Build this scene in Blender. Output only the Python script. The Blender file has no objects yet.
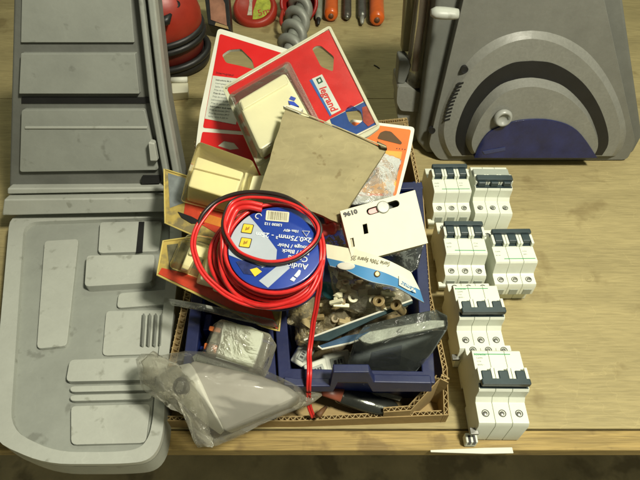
import bpy, bmesh, math, random
from mathutils import Vector, Matrix, noise
from mathutils.geometry import tessellate_polygon
R = math.radians
random.seed(7)
S = bpy.context.scene
COL = S.collection

# ------------------------------------------------------------------ camera (1 unit is about a decimetre)
CH, FP, TILT = 5.0, 520.0, R(40)
CAM = Vector((0, -4.18, CH))
cd = bpy.data.cameras.new('camera'); cam = bpy.data.objects.new('camera', cd); COL.objects.link(cam)
cam.location = CAM; cam.rotation_euler = (TILT, 0, 0)
cd.sensor_width = 36; cd.lens = 36*FP/640; cd.clip_start = .05; cd.clip_end = 400
S.camera = cam
ct, st = math.cos(TILT), math.sin(TILT)
def ray(px, py):
    u = (px-320)/FP; v = (240-py)/FP
    return Vector((u, v*ct+st, v*st-ct))
def P(px, py, z):                      # design helper: where something seen at this spot stands at height z
    d = ray(px, py); return CAM + d*((z-CH)/d.z)

class Fr:                              # a working plane with its own axes
    def __init__(s, px, py, z, n=(0,0,1), o=None):
        s.o = o if o is not None else P(px, py, z)
        s.n = Vector(n).normalized()
        s.u = (Vector((1,0,0)) - s.n*s.n.x).normalized(); s.v = s.n.cross(s.u)
    def l(s, px, py, c=0):
        d = ray(px, py); o = s.o + s.n*c
        p = CAM + d*((o-CAM).dot(s.n)/d.dot(s.n)); q = p - s.o
        return (q.dot(s.u), q.dot(s.v))
    def ls(s, pts, c=0): return [s.l(a, b, c) for a, b in pts]
    def w(s, a, b, c=0): return s.o + s.u*a + s.v*b + s.n*c
    def p(s, px, py, c=0): return s.w(*s.l(px, py, c), c)

def Fr3(a, b, c, at, off=.012):          # plane through three design points, anchored where 'at' is seen
    A, Bq, Cq = P(*a), P(*b), P(*c); n = (Bq-A).cross(Cq-A).normalized()
    if n.z < 0: n = -n
    f = Fr(0,0,0, n, o=A+n*off); f.o = f.p(*at); return f
# ------------------------------------------------------------------ materials
MC = {}
def rgb(c): return (c[0], c[1], c[2], 1)
def mat(name, col, rough=.5, var=.12, scale=4., bump=0., metal=0., coat=0., bscale=None, stretch=None, spec=.5, spots=None, grain=None, scr=0):
    if name in MC: return MC[name]
    m = bpy.data.materials.new(name); m.use_nodes = True; N = m.node_tree.nodes; L = m.node_tree.links
    b = N['Principled BSDF']; b.inputs['Roughness'].default_value = rough; b.inputs['Metallic'].default_value = metal
    b.inputs['Specular IOR Level'].default_value = spec; b.inputs['Coat Weight'].default_value = coat; b.inputs['Coat Roughness'].default_value = .12
    tc = N.new('ShaderNodeTexCoord'); mp = N.new('ShaderNodeMapping'); L.new(tc.outputs['Object'], mp.inputs['Vector'])
    if stretch: mp.inputs['Scale'].default_value = stretch
    nz = N.new('ShaderNodeTexNoise'); nz.inputs['Scale'].default_value = scale; nz.inputs['Detail'].default_value = 8; nz.inputs['Roughness'].default_value = .62
    L.new(mp.outputs['Vector'], nz.inputs['Vector'])
    r = N.new('ShaderNodeValToRGB'); r.color_ramp.elements[0].position = .3; r.color_ramp.elements[1].position = .7
    r.color_ramp.elements[0].color = rgb([c*(1-var) for c in col]); r.color_ramp.elements[1].color = rgb([min(1, c*(1+var)) for c in col])
    L.new(nz.outputs['Fac'], r.inputs['Fac']); out = r.outputs['Color']
    if grain:                                     # fine dark streaks: (scale, stretch, amount)
        mg = N.new('ShaderNodeMapping'); L.new(tc.outputs['Object'], mg.inputs['Vector']); mg.inputs['Scale'].default_value = grain[1]
        ng = N.new('ShaderNodeTexNoise'); ng.inputs['Scale'].default_value = grain[0]; ng.inputs['Detail'].default_value = 6; ng.inputs['Distortion'].default_value = .6; L.new(mg.outputs['Vector'], ng.inputs['Vector'])
        rg = N.new('ShaderNodeMapRange'); rg.inputs['From Min'].default_value = .35; rg.inputs['From Max'].default_value = .62; rg.inputs['To Min'].default_value = 1-grain[2]; rg.inputs['To Max'].default_value = 1; L.new(ng.outputs['Fac'], rg.inputs['Value'])
        mg2 = N.new('ShaderNodeMixRGB'); mg2.blend_type = 'MULTIPLY'; mg2.inputs['Fac'].default_value = 1; L.new(out, mg2.inputs['Color1']); L.new(rg.outputs['Result'], mg2.inputs['Color2']); out = mg2.outputs['Color']
    if scr:                                       # pale hairline scratches
        vs = N.new('ShaderNodeTexVoronoi'); vs.feature = 'DISTANCE_TO_EDGE'; vs.inputs['Scale'].default_value = 2.1; 
        nd = N.new('ShaderNodeTexNoise'); nd.inputs['Scale'].default_value = 3; L.new(tc.outputs['Object'], nd.inputs['Vector'])
        ms = N.new('ShaderNodeMixRGB'); ms.inputs['Fac'].default_value = .35; L.new(tc.outputs['Object'], ms.inputs['Color1']); L.new(nd.outputs['Color'], ms.inputs['Color2']); L.new(ms.outputs['Color'], vs.inputs['Vector'])
        rs_ = N.new('ShaderNodeMapRange'); rs_.inputs['From Min'].default_value = .0; rs_.inputs['From Max'].default_value = .006; rs_.inputs['To Min'].default_value = scr; rs_.inputs['To Max'].default_value = 0; L.new(vs.outputs['Distance'], rs_.inputs['Value'])
        mk = N.new('ShaderNodeMath'); mk.operation = 'MULTIPLY'; L.new(rs_.outputs['Result'], mk.inputs[0]); L.new(nz.outputs['Fac'], mk.inputs[1])
        m5 = N.new('ShaderNodeMixRGB'); m5.inputs['Color2'].default_value = rgb([min(1, c*1.9) for c in col]); L.new(mk.outputs[0], m5.inputs['Fac']); L.new(out, m5.inputs['Color1']); out = m5.outputs['Color']
    if spots:                                     # grime spots: (colour, scale, threshold, amount)
        n3 = N.new('ShaderNodeTexNoise'); n3.inputs['Scale'].default_value = spots[1]; n3.inputs['Detail'].default_value = 4
        L.new(tc.outputs['Object'], n3.inputs['Vector'])
        r3 = N.new('ShaderNodeValToRGB'); r3.color_ramp.elements[0].position = spots[2]; r3.color_ramp.elements[1].position = spots[2]+.08
        r3.color_ramp.elements[0].color = (0,0,0,1); r3.color_ramp.elements[1].color = (spots[3],)*3+(1,)
        L.new(n3.outputs['Fac'], r3.inputs['Fac'])
        mx = N.new('ShaderNodeMixRGB'); mx.inputs['Color2'].default_value = rgb(spots[0])
        L.new(r3.outputs['Color'], mx.inputs['Fac']); L.new(out, mx.inputs['Color1']); out = mx.outputs['Color']
    L.new(out, b.inputs['Base Color'])
    rr = N.new('ShaderNodeMapRange'); rr.inputs['To Min'].default_value = max(0.02, rough-.1); rr.inputs['To Max'].default_value = min(1, rough+.12)
    n4 = N.new('ShaderNodeTexNoise'); n4.inputs['Scale'].default_value = scale*2.3; n4.inputs['Detail'].default_value = 5
    L.new(tc.outputs['Object'], n4.inputs['Vector']); L.new(n4.outputs['Fac'], rr.inputs['Value']); L.new(rr.outputs['Result'], b.inputs['Roughness'])
    if bump:
        n2 = N.new('ShaderNodeTexNoise'); n2.inputs['Scale'].default_value = bscale or scale*6; n2.inputs['Detail'].default_value = 5
        L.new(mp.outputs['Vector'], n2.inputs['Vector'])
        bp = N.new('ShaderNodeBump'); bp.inputs['Strength'].default_value = bump; bp.inputs['Distance'].default_value = .02
        L.new(n2.outputs['Fac'], bp.inputs['Height']); L.new(bp.outputs['Normal'], b.inputs['Normal'])
    MC[name] = m; return m
def film(name, tint=(.9,.92,.88), base=.1, col=(.5,.52,.46), k=.9, crk=3., bump=.5, rough=.12):
    """thin clear plastic: see-through, glossier at grazing angles, creased"""
    if name in MC: return MC[name]
    m = bpy.data.materials.new(name); m.use_nodes = True; N = m.node_tree.nodes; L = m.node_tree.links
    b = N['Principled BSDF']; b.inputs['Base Color'].default_value = rgb(col); b.inputs['Roughness'].default_value = rough
    b.inputs['Specular IOR Level'].default_value = 1.; b.inputs['Coat Weight'].default_value = .6; b.inputs['Coat Roughness'].default_value = .08
    tr = N.new('ShaderNodeBsdfTransparent'); tr.inputs['Color'].default_value = rgb(tint)
    tc = N.new('ShaderNodeTexCoord'); nz = N.new('ShaderNodeTexNoise'); nz.inputs['Scale'].default_value = crk; nz.inputs['Detail'].default_value = 6
    nz.inputs['Distortion'].default_value = .7
    L.new(tc.outputs['Object'], nz.inputs['Vector'])
    vo = N.new('ShaderNodeTexVoronoi'); vo.inputs['Scale'].default_value = crk*.8; vo.feature = 'F1'; L.new(tc.outputs['Object'], vo.inputs['Vector'])
    ad = N.new('ShaderNodeMath'); ad.operation = 'ADD'; L.new(nz.outputs['Fac'], ad.inputs[0]); L.new(vo.outputs['Distance'], ad.inputs[1])
    bp = N.new('ShaderNodeBump'); bp.inputs['Strength'].default_value = bump; bp.inputs['Distance'].default_value = .12
    L.new(ad.outputs[0], bp.inputs['Height']); L.new(bp.outputs['Normal'], b.inputs['Normal']); L.new(bp.outputs['Normal'], b.inputs['Coat Normal'])
    fr = N.new('ShaderNodeFresnel'); fr.inputs['IOR'].default_value = 1.5; L.new(bp.outputs['Normal'], fr.inputs['Normal'])
    m1 = N.new('ShaderNodeMath'); m1.operation = 'MULTIPLY_ADD'; m1.inputs[1].default_value = k; m1.inputs[2].default_value = base; m1.use_clamp = True
    L.new(fr.outputs['Fac'], m1.inputs[0])
    mx = N.new('ShaderNodeMixShader'); L.new(m1.outputs[0], mx.inputs['Fac']); L.new(tr.outputs[0], mx.inputs[1]); L.new(b.outputs[0], mx.inputs[2])
    L.new(mx.outputs[0], N['Material Output'].inputs['Surface'])
    MC[name] = m; return m

# ------------------------------------------------------------------ objects
ORG = {}
def thing(name, label, cat, loc, group=None, kind=None):
    o = bpy.data.objects.new(name, None); COL.objects.link(o); o.location = loc; o.empty_display_size = .1
    o['label'] = label; o['category'] = cat
    if group: o['group'] = group
    ORG[o] = Vector(loc); return o
def obj(name, bm, m, parent=None, smooth=False, bevel=0, loc=None, label=None, cat=None, group=None, kind=None, seg=2):
    bmesh.ops.recalc_face_normals(bm, faces=bm.faces)
    me = bpy.data.meshes.new(name)
    if parent is None:
        if loc is None:
            vs = [v.co for v in bm.verts]
            loc = Vector(((min(v.x for v in vs)+max(v.x for v in vs))/2, (min(v.y for v in vs)+max(v.y for v in vs))/2, min(v.z for v in vs)))
        org = Vector(loc)
    else: org = ORG[parent]
    for v in bm.verts: v.co -= org
    for f in bm.faces: f.smooth = True
    bm.to_mesh(me); bm.free()
    if not smooth: me.set_sharp_from_angle(angle=R(28))
    for x in (m if isinstance(m, (list, tuple)) else [m]): me.materials.append(x)
    o = bpy.data.objects.new(name, me); COL.objects.link(o)
    if parent is None: o.location = org
    else: o.parent = parent
    ORG[o] = org
    if bevel:
        md = o.modifiers.new('bevel', 'BEVEL'); md.width = bevel; md.segments = seg; md.limit_method = 'ANGLE'; md.angle_limit = R(35); md.harden_normals = True
    if label: o['label'] = label
    if cat: o['category'] = cat
    if group: o['group'] = group
    if kind: o['kind'] = kind
    return o
def B(): return bmesh.new()

def rnd(pts, r, k=4):                  # rounds a polygon's corners
    out = []; n = len(pts)
    for i in range(n):
        p = Vector(pts[i]); a = Vector(pts[i-1]); c = Vector(pts[(i+1) % n])
        ra = min(r, (a-p).length*.45); rc = min(r, (c-p).length*.45)
        s = p+(a-p).normalized()*ra; e = p+(c-p).normalized()*rc
        for j in range(k+1):
            t = j/k; q = s*(1-t)**2 + p*2*t*(1-t) + e*t*t; out.append((q.x, q.y))
    return out
def plate(bm, f, poly, c0, c1, holes=(), top=None, mi=0):
    """prism between two offsets of a plane; holes cut through; top: optional poly for c1 (same count)"""
    loops = [poly]+list(holes); tops = [top or poly]+list(holes)
    lo = [[bm.verts.new(f.w(a, b, c0)) for a, b in lp] for lp in loops]
    hi = [[bm.verts.new(f.w(a, b, c1)) for a, b in lp] for lp in tops]
    fl = [v for l in lo for v in l]; fh = [v for l in hi for v in l]
    for t in tessellate_polygon([[Vector((a, b, 0)) for a, b in lp] for lp in loops]):
        for ff in (fl, fh):
            try: bm.faces.new([ff[i] for i in t]).material_index = mi
            except ValueError: pass
    for l, h in zip(lo, hi):
        for i in range(len(l)):
            j = (i+1) % len(l)
            try: bm.faces.new((l[i], l[j], h[j], h[i])).material_index = mi
            except ValueError: pass
    bmesh.ops.dissolve_limit(bm, angle_limit=R(.5), verts=bm.verts, edges=bm.edges)
def ins(poly, d):                      # shrink towards centre by distance d roughly
    c = Vector((sum(p[0] for p in poly)/len(poly), sum(p[1] for p in poly)/len(poly)))
    out = []
    for p in poly:
        q = Vector(p)-c; l = q.length; q = q*(max(0, l-d)/l) if l else q; out.append((c.x+q.x, c.y+q.y))
    return out
def hull(bm, pts):
    vs = [bm.verts.new(p) for p in pts]; r = bmesh.ops.convex_hull(bm, input=vs)
    bmesh.ops.delete(bm, geom=[g for g in r['geom_interior'] if isinstance(g, bmesh.types.BMVert)], context='VERTS')
def box(bm, f, a0, a1, b0, b1, c0, c1): plate(bm, f, [(a0,b0),(a1,b0),(a1,b1),(a0,b1)], c0, c1)
def spline(pts, k=8, closed=False):
    pts = [Vector(p) for p in pts]; n = len(pts); out = []
    rg = range(n) if closed else range(n-1)
    for i in rg:
        if closed: p0, p1, p2, p3 = pts[i-1], pts[i], pts[(i+1) % n], pts[(i+2) % n]
        else: p0, p1, p2, p3 = pts[max(0, i-1)], pts[i], pts[i+1], pts[min(n-1, i+2)]
        for j in range(k):
            t = j/k
            out.append(.5*((2*p1)+(p2-p0)*t+(2*p0-5*p1+4*p2-p3)*t*t+(3*p1-p0-3*p2+p3)*t**3))
    if not closed: out.append(pts[-1])
    return out
def tube(bm, pts, r, seg=8, closed=False, flat=None, caps=True):
    n = len(pts); rings = []; up = Vector((0,0,1))
    for i, p in enumerate(pts):
        t = (pts[(i+1) % n]-pts[i-1]) if closed or 0 < i < n-1 else (pts[min(i+1, n-1)]-pts[max(0, i-1)])
        t = t.normalized() if t.length else Vector((1,0,0))
        x = t.cross(up)
        x = x.normalized() if x.length > .05 else t.cross(Vector((0,1,0))).normalized()
        y = x.cross(t); rr = r[i] if isinstance(r, (list, tuple)) else r
        rings.append([bm.verts.new(p+(x*math.cos(2*math.pi*k/seg)+y*math.sin(2*math.pi*k/seg)*(flat or 1))*rr) for k in range(seg)])
    for i in range(n if closed else n-1):
        a, b = rings[i], rings[(i+1) % n]
        for k in range(seg): bm.faces.new((a[k], a[(k+1) % seg], b[(k+1) % seg], b[k]))
    if not closed and caps: bm.faces.new(rings[0]); bm.faces.new(rings[-1])
def lathe(bm, f, a, b, prof, seg=40, sx=1, sy=1):
    rings = [[bm.verts.new(f.w(a+r*sx*math.cos(2*math.pi*k/seg), b+r*sy*math.sin(2*math.pi*k/seg), c)) for k in range(seg)] for r, c in prof]
    for x, y in zip(rings, rings[1:]):
        for k in range(seg): bm.faces.new((x[k], x[(k+1) % seg], y[(k+1) % seg], y[k]))
    bm.faces.new(rings[0]); bm.faces.new(rings[-1])
def pillow(bm, f, poly, up, dn=.02, nz=.05, ns=3., rings=12, seed=0, per=72, c=0, pw=.6, crease=.0):
    """a crumpled bag: outline resampled, rings shrinking to the centre, heights puffed and creased"""
    L = [Vector(p) for p in poly]; n = len(L); ed = [(L[(i+1) % n]-L[i]).length for i in range(n)]; tot = sum(ed)
    pts = []
    for k in range(per):
        d = tot*k/per; i = 0
        while d > ed[i] and i < n-1: d -= ed[i]; i += 1
        pts.append(L[i].lerp(L[(i+1) % n], d/ed[i]))
    cen = sum(pts, Vector((0,0)))/per
    def surf(sgn, h):
        rs = []
        for j in range(rings):
            s = 1-(j/rings)**1.05; row = []
            for p in pts:
                q = cen.lerp(p, s); x = 1-s
                nn = noise.fractal(Vector((q.x*ns, q.y*ns, seed*3.1+sgn)), .7, 2.1, 5)
                cr = abs(noise.noise(Vector((q.x*ns*1.6+seed, q.y*ns*.7, sgn*2+seed))))
                hh = h*(min(1, x*1.15)**pw)
                row.append(bm.verts.new(f.w(q.x+.3*nn*nz*(s if j else 1), q.y+.3*nn*nz, c+sgn*(hh+nn*nz*(.35+x)-crease*(cr if j else 0)))))
            rs.append(row)
        top = bm.verts.new(f.w(cen.x, cen.y, c+sgn*h))
        for a, b in zip(rs, rs[1:]):
            for k in range(per): bm.faces.new((a[k], a[(k+1) % per], b[(k+1) % per], b[k]))
        for k in range(per): bm.faces.new((rs[-1][k], rs[-1][(k+1) % per], top))
        return rs[0]
    a = surf(1, up); b = surf(-1, dn)
    for k in range(per): bm.faces.new((a[k], a[(k+1) % per], b[(k+1) % per], b[k]))
def text(s, f, px, py, size, dirpx, m, parent, c=.0, name='lettering', align='CENTER', th=.002, squash=1., flip=False, bold=0.):
    """lettering cut as a thin mesh, lying on a plane; dirpx: spot the reading direction points to"""
    cu = bpy.data.curves.new(name, 'FONT'); cu.body = s; cu.size = size; cu.align_x = align; cu.align_y = 'CENTER'; cu.extrude = th; cu.resolution_u = 2; cu.offset = bold
    t = bpy.data.objects.new(name+'_src', cu); COL.objects.link(t)
    me = bpy.data.meshes.new_from_object(t.evaluated_get(bpy.context.evaluated_depsgraph_get()))
    bpy.data.objects.remove(t); bm = B(); bm.from_mesh(me); bpy.data.meshes.remove(me)
    a, b = f.l(px, py, c); a2, b2 = f.l(*dirpx, c); an = math.atan2(b2-b, a2-a); ca, sa = math.cos(an), math.sin(an)
    for v in bm.verts:
        x, y, z = v.co.x*squash, v.co.y, v.co.z; v.co = f.w(a+x*ca-y*sa, b+x*sa+y*ca, c+z)
    return obj(name, bm, m, parent)

# common materials
wood = mat('wood_board', (.37,.305,.145), .6, .14, 1.3, .25, stretch=(.5,2.4,1), bscale=18, spots=((.16,.115,.045), 1.7, .60, .5), spec=.3, grain=(7, (.5,7,1), .20), scr=.25)
woodedge = mat('wood_edge', (.40,.285,.10), .6, .2, 1.4, .25, stretch=(.4,5,5), bscale=14, spots=((.12,.075,.03), 3, .58, .5), spec=.3, grain=(7, (.35,7,7), .35))
floor_m = mat('concrete_floor', (.60,.54,.33), .8, .3, .8, .3, spots=((.24,.21,.13), 1.3, .52, .7))
kraft = mat('kraft_cardboard', (.36,.26,.12), .85, .12, 3, .12, spec=.15, spots=((.18,.12,.05), 3, .6, .4))
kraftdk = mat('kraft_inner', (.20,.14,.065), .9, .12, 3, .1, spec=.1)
tan = mat('tan_card', (.31,.268,.145), .85, .16, 2.2, .35, spec=.15, spots=((.15,.11,.05), 9, .64, .6), bscale=3, grain=(5, (1,3,1), .12), scr=.2)
bluebin = mat('navy_plastic', (.015,.021,.075), .45, .18, 3, .08, spots=((.10,.10,.10), 4, .60, .25))
bluein = mat('blue_plastic_inside', (.012,.026,.16), .4, .18, 3, .05)
red = mat('red_print', (.60,.012,.012), .35, .06, 2, coat=.3)
redclear = mat('red_print_glossy', (.50,.022,.02), .25, .14, 3, coat=.6)
orange = mat('orange_print', (.74,.14,.012), .4, .12, 1.5, coat=.3)
white = mat('white_print', (.66,.66,.56), .5, .05, 3)
offw = mat('offwhite_card', (.62,.60,.46), .6, .05, 2, .05, spots=((.35,.30,.18), 5, .66, .4))
cream = mat('cream_plastic', (.80,.77,.50), .35, .05, 2, spots=((.5,.42,.2), 4, .64, .3))
ivory = mat('ivory_plastic', (.68,.66,.45), .3, .05, 2)
yellowed = mat('yellowed_board', (.40,.30,.08), .45, .45, 3, coat=.3, spots=((.10,.10,.08), 4, .52, .7))
greyp = mat('grey_green_plastic', (.29,.305,.27), .42, .08, 2.5, .05, spots=((.10,.10,.08), 6, .63, .4), grain=(30, (1,1,1), .03), scr=.12)
greyl = mat('light_grey_plastic', (.42,.435,.385), .42, .06, 2.5, .05, spots=((.15,.15,.11), 7, .62, .45), grain=(30, (1,1,1), .03), scr=.12)
greyd = mat('dark_grey_plastic', (.14,.145,.128), .5, .15, 2.5, .12)
greyc = mat('case_grey_plastic', (.17,.172,.15), .42, .10, 2.5, .15, grain=(30, (1,1,1), .03), scr=.12)
greyr = mat('ridge_grey_plastic', (.22,.222,.195), .36, .08, 2.5, .1, grain=(30, (1,1,1), .10), scr=.25)
black = mat('black_plastic', (.012,.012,.012), .45, .2, 4)
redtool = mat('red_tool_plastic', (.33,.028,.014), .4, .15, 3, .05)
orgh = mat('orange_handle', (.62,.11,.012), .32, .12, 5, coat=.3)
steel = mat('worn_steel', (.22,.22,.20), .38, .25, 6, metal=.8)
auger = mat('auger_steel', (.26,.27,.235), .5, .2, 5, metal=.25)
cabr = mat('red_cable_sheath', (.60,.022,.020), .36, .12, 7, coat=.1, spots=((.45,.08,.06), 9, .62, .4))
cabk = mat('black_cable_sheath', (.025,.018,.015), .3, .2, 5)
mcb = mat('breaker_white', (.70,.73,.62), .42, .05, 4, spots=((.32,.32,.22), 6, .64, .35))
mcbg = mat('breaker_grey', (.33,.36,.31), .45, .08, 4)
tog = mat('breaker_toggle', (.028,.045,.05), .35, .2, 4)
green = mat('green_line', (.04,.30,.12), .5, .05)
ink = mat('dark_ink', (.03,.03,.03), .6, .05)
inkg = mat('grey_ink', (.25,.27,.25), .6, .05)
inkb = mat('blue_ink', (.02,.06,.42), .5, .08)
lblue = mat('header_blue', (.06,.24,.48), .45, .08, 3, coat=.2)
discb = mat('label_blue', (.012,.045,.30), .38, .12, 3, coat=.3, spots=((.10,.12,.25), 5, .63, .4))
discg = mat('label_lilac', (.42,.47,.52), .4, .08, 3, coat=.3)
yel = mat('label_yellow', (.78,.55,.04), .45, .08)
teal = mat('teal_plastic', (.03,.16,.19), .3, .2, 3)
housing = mat('moulded_housing', (.29,.28,.24), .55, .06, 3, spots=((.2,.19,.15), 5, .62, .3))
clear = film('clear_film', (.97,.97,.94), .16, (.80,.77,.60), .9, 3.6, .8, .10)
clearst = film('stiff_clear', (.98,.98,.95), .02, (.5,.5,.42), .9, 1.0, .12, .08)
clearyl = film('yellowed_clear', (.99,.975,.90), .06, (.75,.68,.38), 1.0, 1.3, .25, .1)
bagmilk = film('milky_bag', (.96,.955,.93), .07, (.60,.59,.52), .45, 1.4, .35, .2)
bagflap = film('milky_flap', (.94,.935,.90), .15, (.60,.59,.50), .7, 2.4, .7, .2)
bagbrown = film('brownish_bag', (.94,.91,.80), .24, (.62,.54,.34), .9, 3.4, .8, .15)
baggrey = film('dark_grey_bag', (.55,.56,.52), .25, (.10,.11,.10), 1.0, 2.6, .6, .15)

HF = Fr(320, 240, 0)                              # horizontal frame
HF.o = Vector((0,0,0)); HF.u = Vector((1,0,0)); HF.v = Vector((0,1,0))

# ------------------------------------------------------------------ setting
bm = B(); plate(bm, HF, [(-60,-60),(60,-60),(60,60),(-60,60)], -4.4, -4.2)
obj('floor', bm, floor_m, kind='structure')
wt = thing('workbench', 'worn wooden workbench top of wide boards, everything lies on it', 'workbench', (0, 2, -.45))
ys = [-2.56, -2.36, 3.02, 6.3, 10.5]
for i in range(4):
    bm = B(); box(bm, HF, -9.5, 9.5, ys[i]+.006, ys[i+1]-.006, -.16, 0 if i else -.012)
    obj('board', bm, wood if i else woodedge, wt, bevel=.012)
bm = B(); box(bm, HF, -9.5, 9.5, -1.6, 10.4, -.9, -.165); obj('support_frame', bm, woodedge, wt)
for sx in (-8.8, 8.8):
    for sy in (-1.9, 9.8):
        bm = B(); box(bm, HF, sx-.35, sx+.35, sy-.35, sy+.35, -4.2, -.91); obj('leg', bm, woodedge, wt)
f = Fr(470, 449, 0); f = HF
bm = B(); q = [P(430,447.5,.005), P(512,446,.005)]
plate(bm, HF, [(q[0].x,-2.575),(q[0].x+.5,-2.59),(q[1].x,-2.585),(q[1].x,-2.53),(q[0].x+.5,-2.535),(q[0].x,-2.555)], -.008, .006)
obj('plastic_strip', bm, white, bevel=.005, label='thin white plastic strip along the front edge of the bench', cat='strip')

# ------------------------------------------------------------------ corrugated cardboard box
def corr(bm, a, b, za, zb, z0=.0, th=.05, lam=.056):
    a, b = Vector((a[0], a[1])), Vector((b[0], b[1])); d = b-a; L = d.length; d.normalize(); nn = Vector((-d.y, d.x)); t = .009
    def quadstrip(o0, o1):
        vs = []
        for s, zt in ((0, za), (L, zb)):
            for o in (o0, o1):
                q = a+d*s+nn*o; vs += [bm.verts.new((q.x, q.y, z0)), bm.verts.new((q.x, q.y, zt))]
        # idx: 0 lo o0 s0,1 hi,2 lo o1,3 hi,4.. same at s1
        for ff in ((0,1,5,4), (2,6,7,3), (1,3,7,5), (0,4,6,2), (0,2,3,1), (4,5,7,6)):
            fc = bm.faces.new([vs[k] for k in ff]); fc.material_index = 0
    quadstrip(0, t); quadstrip(th-t, th)
    n = max(8, int(L/lam*12)); pr = None; pr2 = None
    for i in range(n+1):
        s = L*i/n; o = th/2+(th/2-t-.002)*math.sin(2*math.pi*s/lam); q = a+d*s+nn*o; zt = za+(zb-za)*i/n-.002
        q2 = q+nn*.006
        cur = [bm.verts.new((q.x, q.y, z0)), bm.verts.new((q.x, q.y, zt)), bm.verts.new((q2.x, q2.y, zt)), bm.verts.new((q2.x, q2.y, z0))]
        if pr:
            for k in range(3): bm.faces.new((pr[k], pr[k+1], cur[k+1], cur[k])).material_index = 1
        pr = cur
flute = mat('flute_paper', (.50,.38,.19), .85, .1, 4, spec=.1)
FL = P(157,421,.17); FRc = P(449,415,.18); BR = P(407,118,1.0); BL = P(196,140,1.0)
ML = P(191,268,.62); MR = P(446,372,.42)
bx = thing('cardboard_box', 'open corrugated cardboard box with ragged cut down front edge, holding the hardware', 'box', (0,-.6,0))
bm = B(); plate(bm, HF, [(FL.x+.03,FL.y+.03),(FRc.x-.03,FRc.y+.03),(BR.x-.03,BR.y-.03),(BL.x+.03,BL.y-.03)], .003, .03); obj('floor_panel', bm, kraft, bx)
bm = B(); m1 = FL.lerp(FRc, .47); m1.y -= .02
corr(bm, FL, m1, .17, .15); corr(bm, m1, FRc, .15, .18); obj('front_panel', bm, [kraft, flute], bx)
bm = B(); corr(bm, FL, ML, .18, .62, th=-.055); corr(bm, ML, BL, .62, 1.0, th=-.055); obj('left_panel', bm, [kraft, flute], bx)
bm = B(); MK = P(431,290,.50); MJ = P(422,200,.58); MJ.x += .02
corr(bm, FRc, MR, .18, .50); corr(bm, MR, MK, .50, .48); corr(bm, MK, MJ, .48, .58); corr(bm, MJ, BR, .58, 1.0); obj('right_panel', bm, [kraft, flute], bx)
bm = B(); corr(bm, BL, BR, 1.0, 1.0, th=-.055); obj('back_panel', bm, [kraft, flute], bx)
a = P(384,412,.28); b = P(411,411,.28); c = P(441,377,.58); d = P(450,379,.60)
bm = B(); corr(bm, a, b, .27, .29, .03); corr(bm, b, c, .29, .54, .03); corr(bm, c, d, .54, .52, .03)
obj('torn_flap', bm, [kraft, flute], bx, label='torn inner flap folded across the near right corner')

# ------------------------------------------------------------------ blue storage bins
def bin_(corners, zs, label, lip=True, inner=bluein):
    w = [P(x, y, z) for (x, y), z in zip(corners, zs)]       # FL FR BR BL rim
    cen = sum(w, Vector())/4; t = thing('storage_bin', label, 'bin', (cen.x, cen.y, .035), 'navy blue plastic bins inside the cardboard box')
    lo = [Vector((p.x+(cen.x-p.x)*.07, p.y+(cen.y-p.y)*.07, .04)) for p in w]
    def cent(p, k): v = Vector((cen.x-p.x, cen.y-p.y, 0)); return p+v.normalized()*k
    th = .055; bm = B()
    for i in range(4):
        j = (i+1) % 4; e = (w[j]-w[i]); e.z = 0; e.normalize(); nn = Vector((-e.y, e.x, 0))*th
        hull(bm, [w[i], w[j], lo[i], lo[j], w[i]+nn+e*th*0, w[j]+nn, lo[i]+nn, lo[j]+nn])
    hull(bm, [p for p in lo]+[p+Vector((0,0,.04)) for p in lo])
    obj('tub', bm, inner, t, bevel=.008)
    bm = B(); q = []
    for i in range(4):
        j = (i+1) % 4; e = (w[j]-w[i]); e.z = 0; e.normalize(); nn = Vector((-e.y, e.x, 0))
        k = -.03; hull(bm, [p+o for p in (w[i]-e*.03, w[j]+e*.03) for o in (nn*-.03, nn*.085, nn*-.03+Vector((0,0,.045)), nn*.085+Vector((0,0,.045)))])
        q.append((nn, e))
    obj('rim', bm, bluebin, t, bevel=.012)
    return t, w, q
bin1, w1, q1 = bin_([(282,379),(431,382),(419,186),(270,190)], (.6,.6,.62,.62), 'navy blue plastic bin full of packets, right of the other, with notched front lip')
fb = Fr(0,0,0, (0,-1,.05), o=w1[0].lerp(w1[1], .5)+Vector((0,-.035,0)))
bm = B()
plate(bm, fb, fb.ls([(296,381),(330,381),(333,367),(369,367),(374,377),(431,378),(431,387),(372,387),(366,377),(338,377),(333,387),(283,387),(284,379)]), -.03, .05)
obj('front_lip', bm, bluebin, bin1, bevel=.012)
bin2, w2, q2 = bin_([(184,392),(274,389),(262,200),(205,215)], (.6,.6,.62,.62), 'darker blue plastic bin on the left of the box, mostly hidden under the blister packs')
bm = B()
for k in range(3):
    x = w2[0].x+.10; y = w2[0].y+.3+k*.35; f = HF; box(bm, f, x-.035, x+.03, y, y+.18, .05, .56)
obj('wall_rib', bm, bluein, bin2, bevel=.01)

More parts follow.
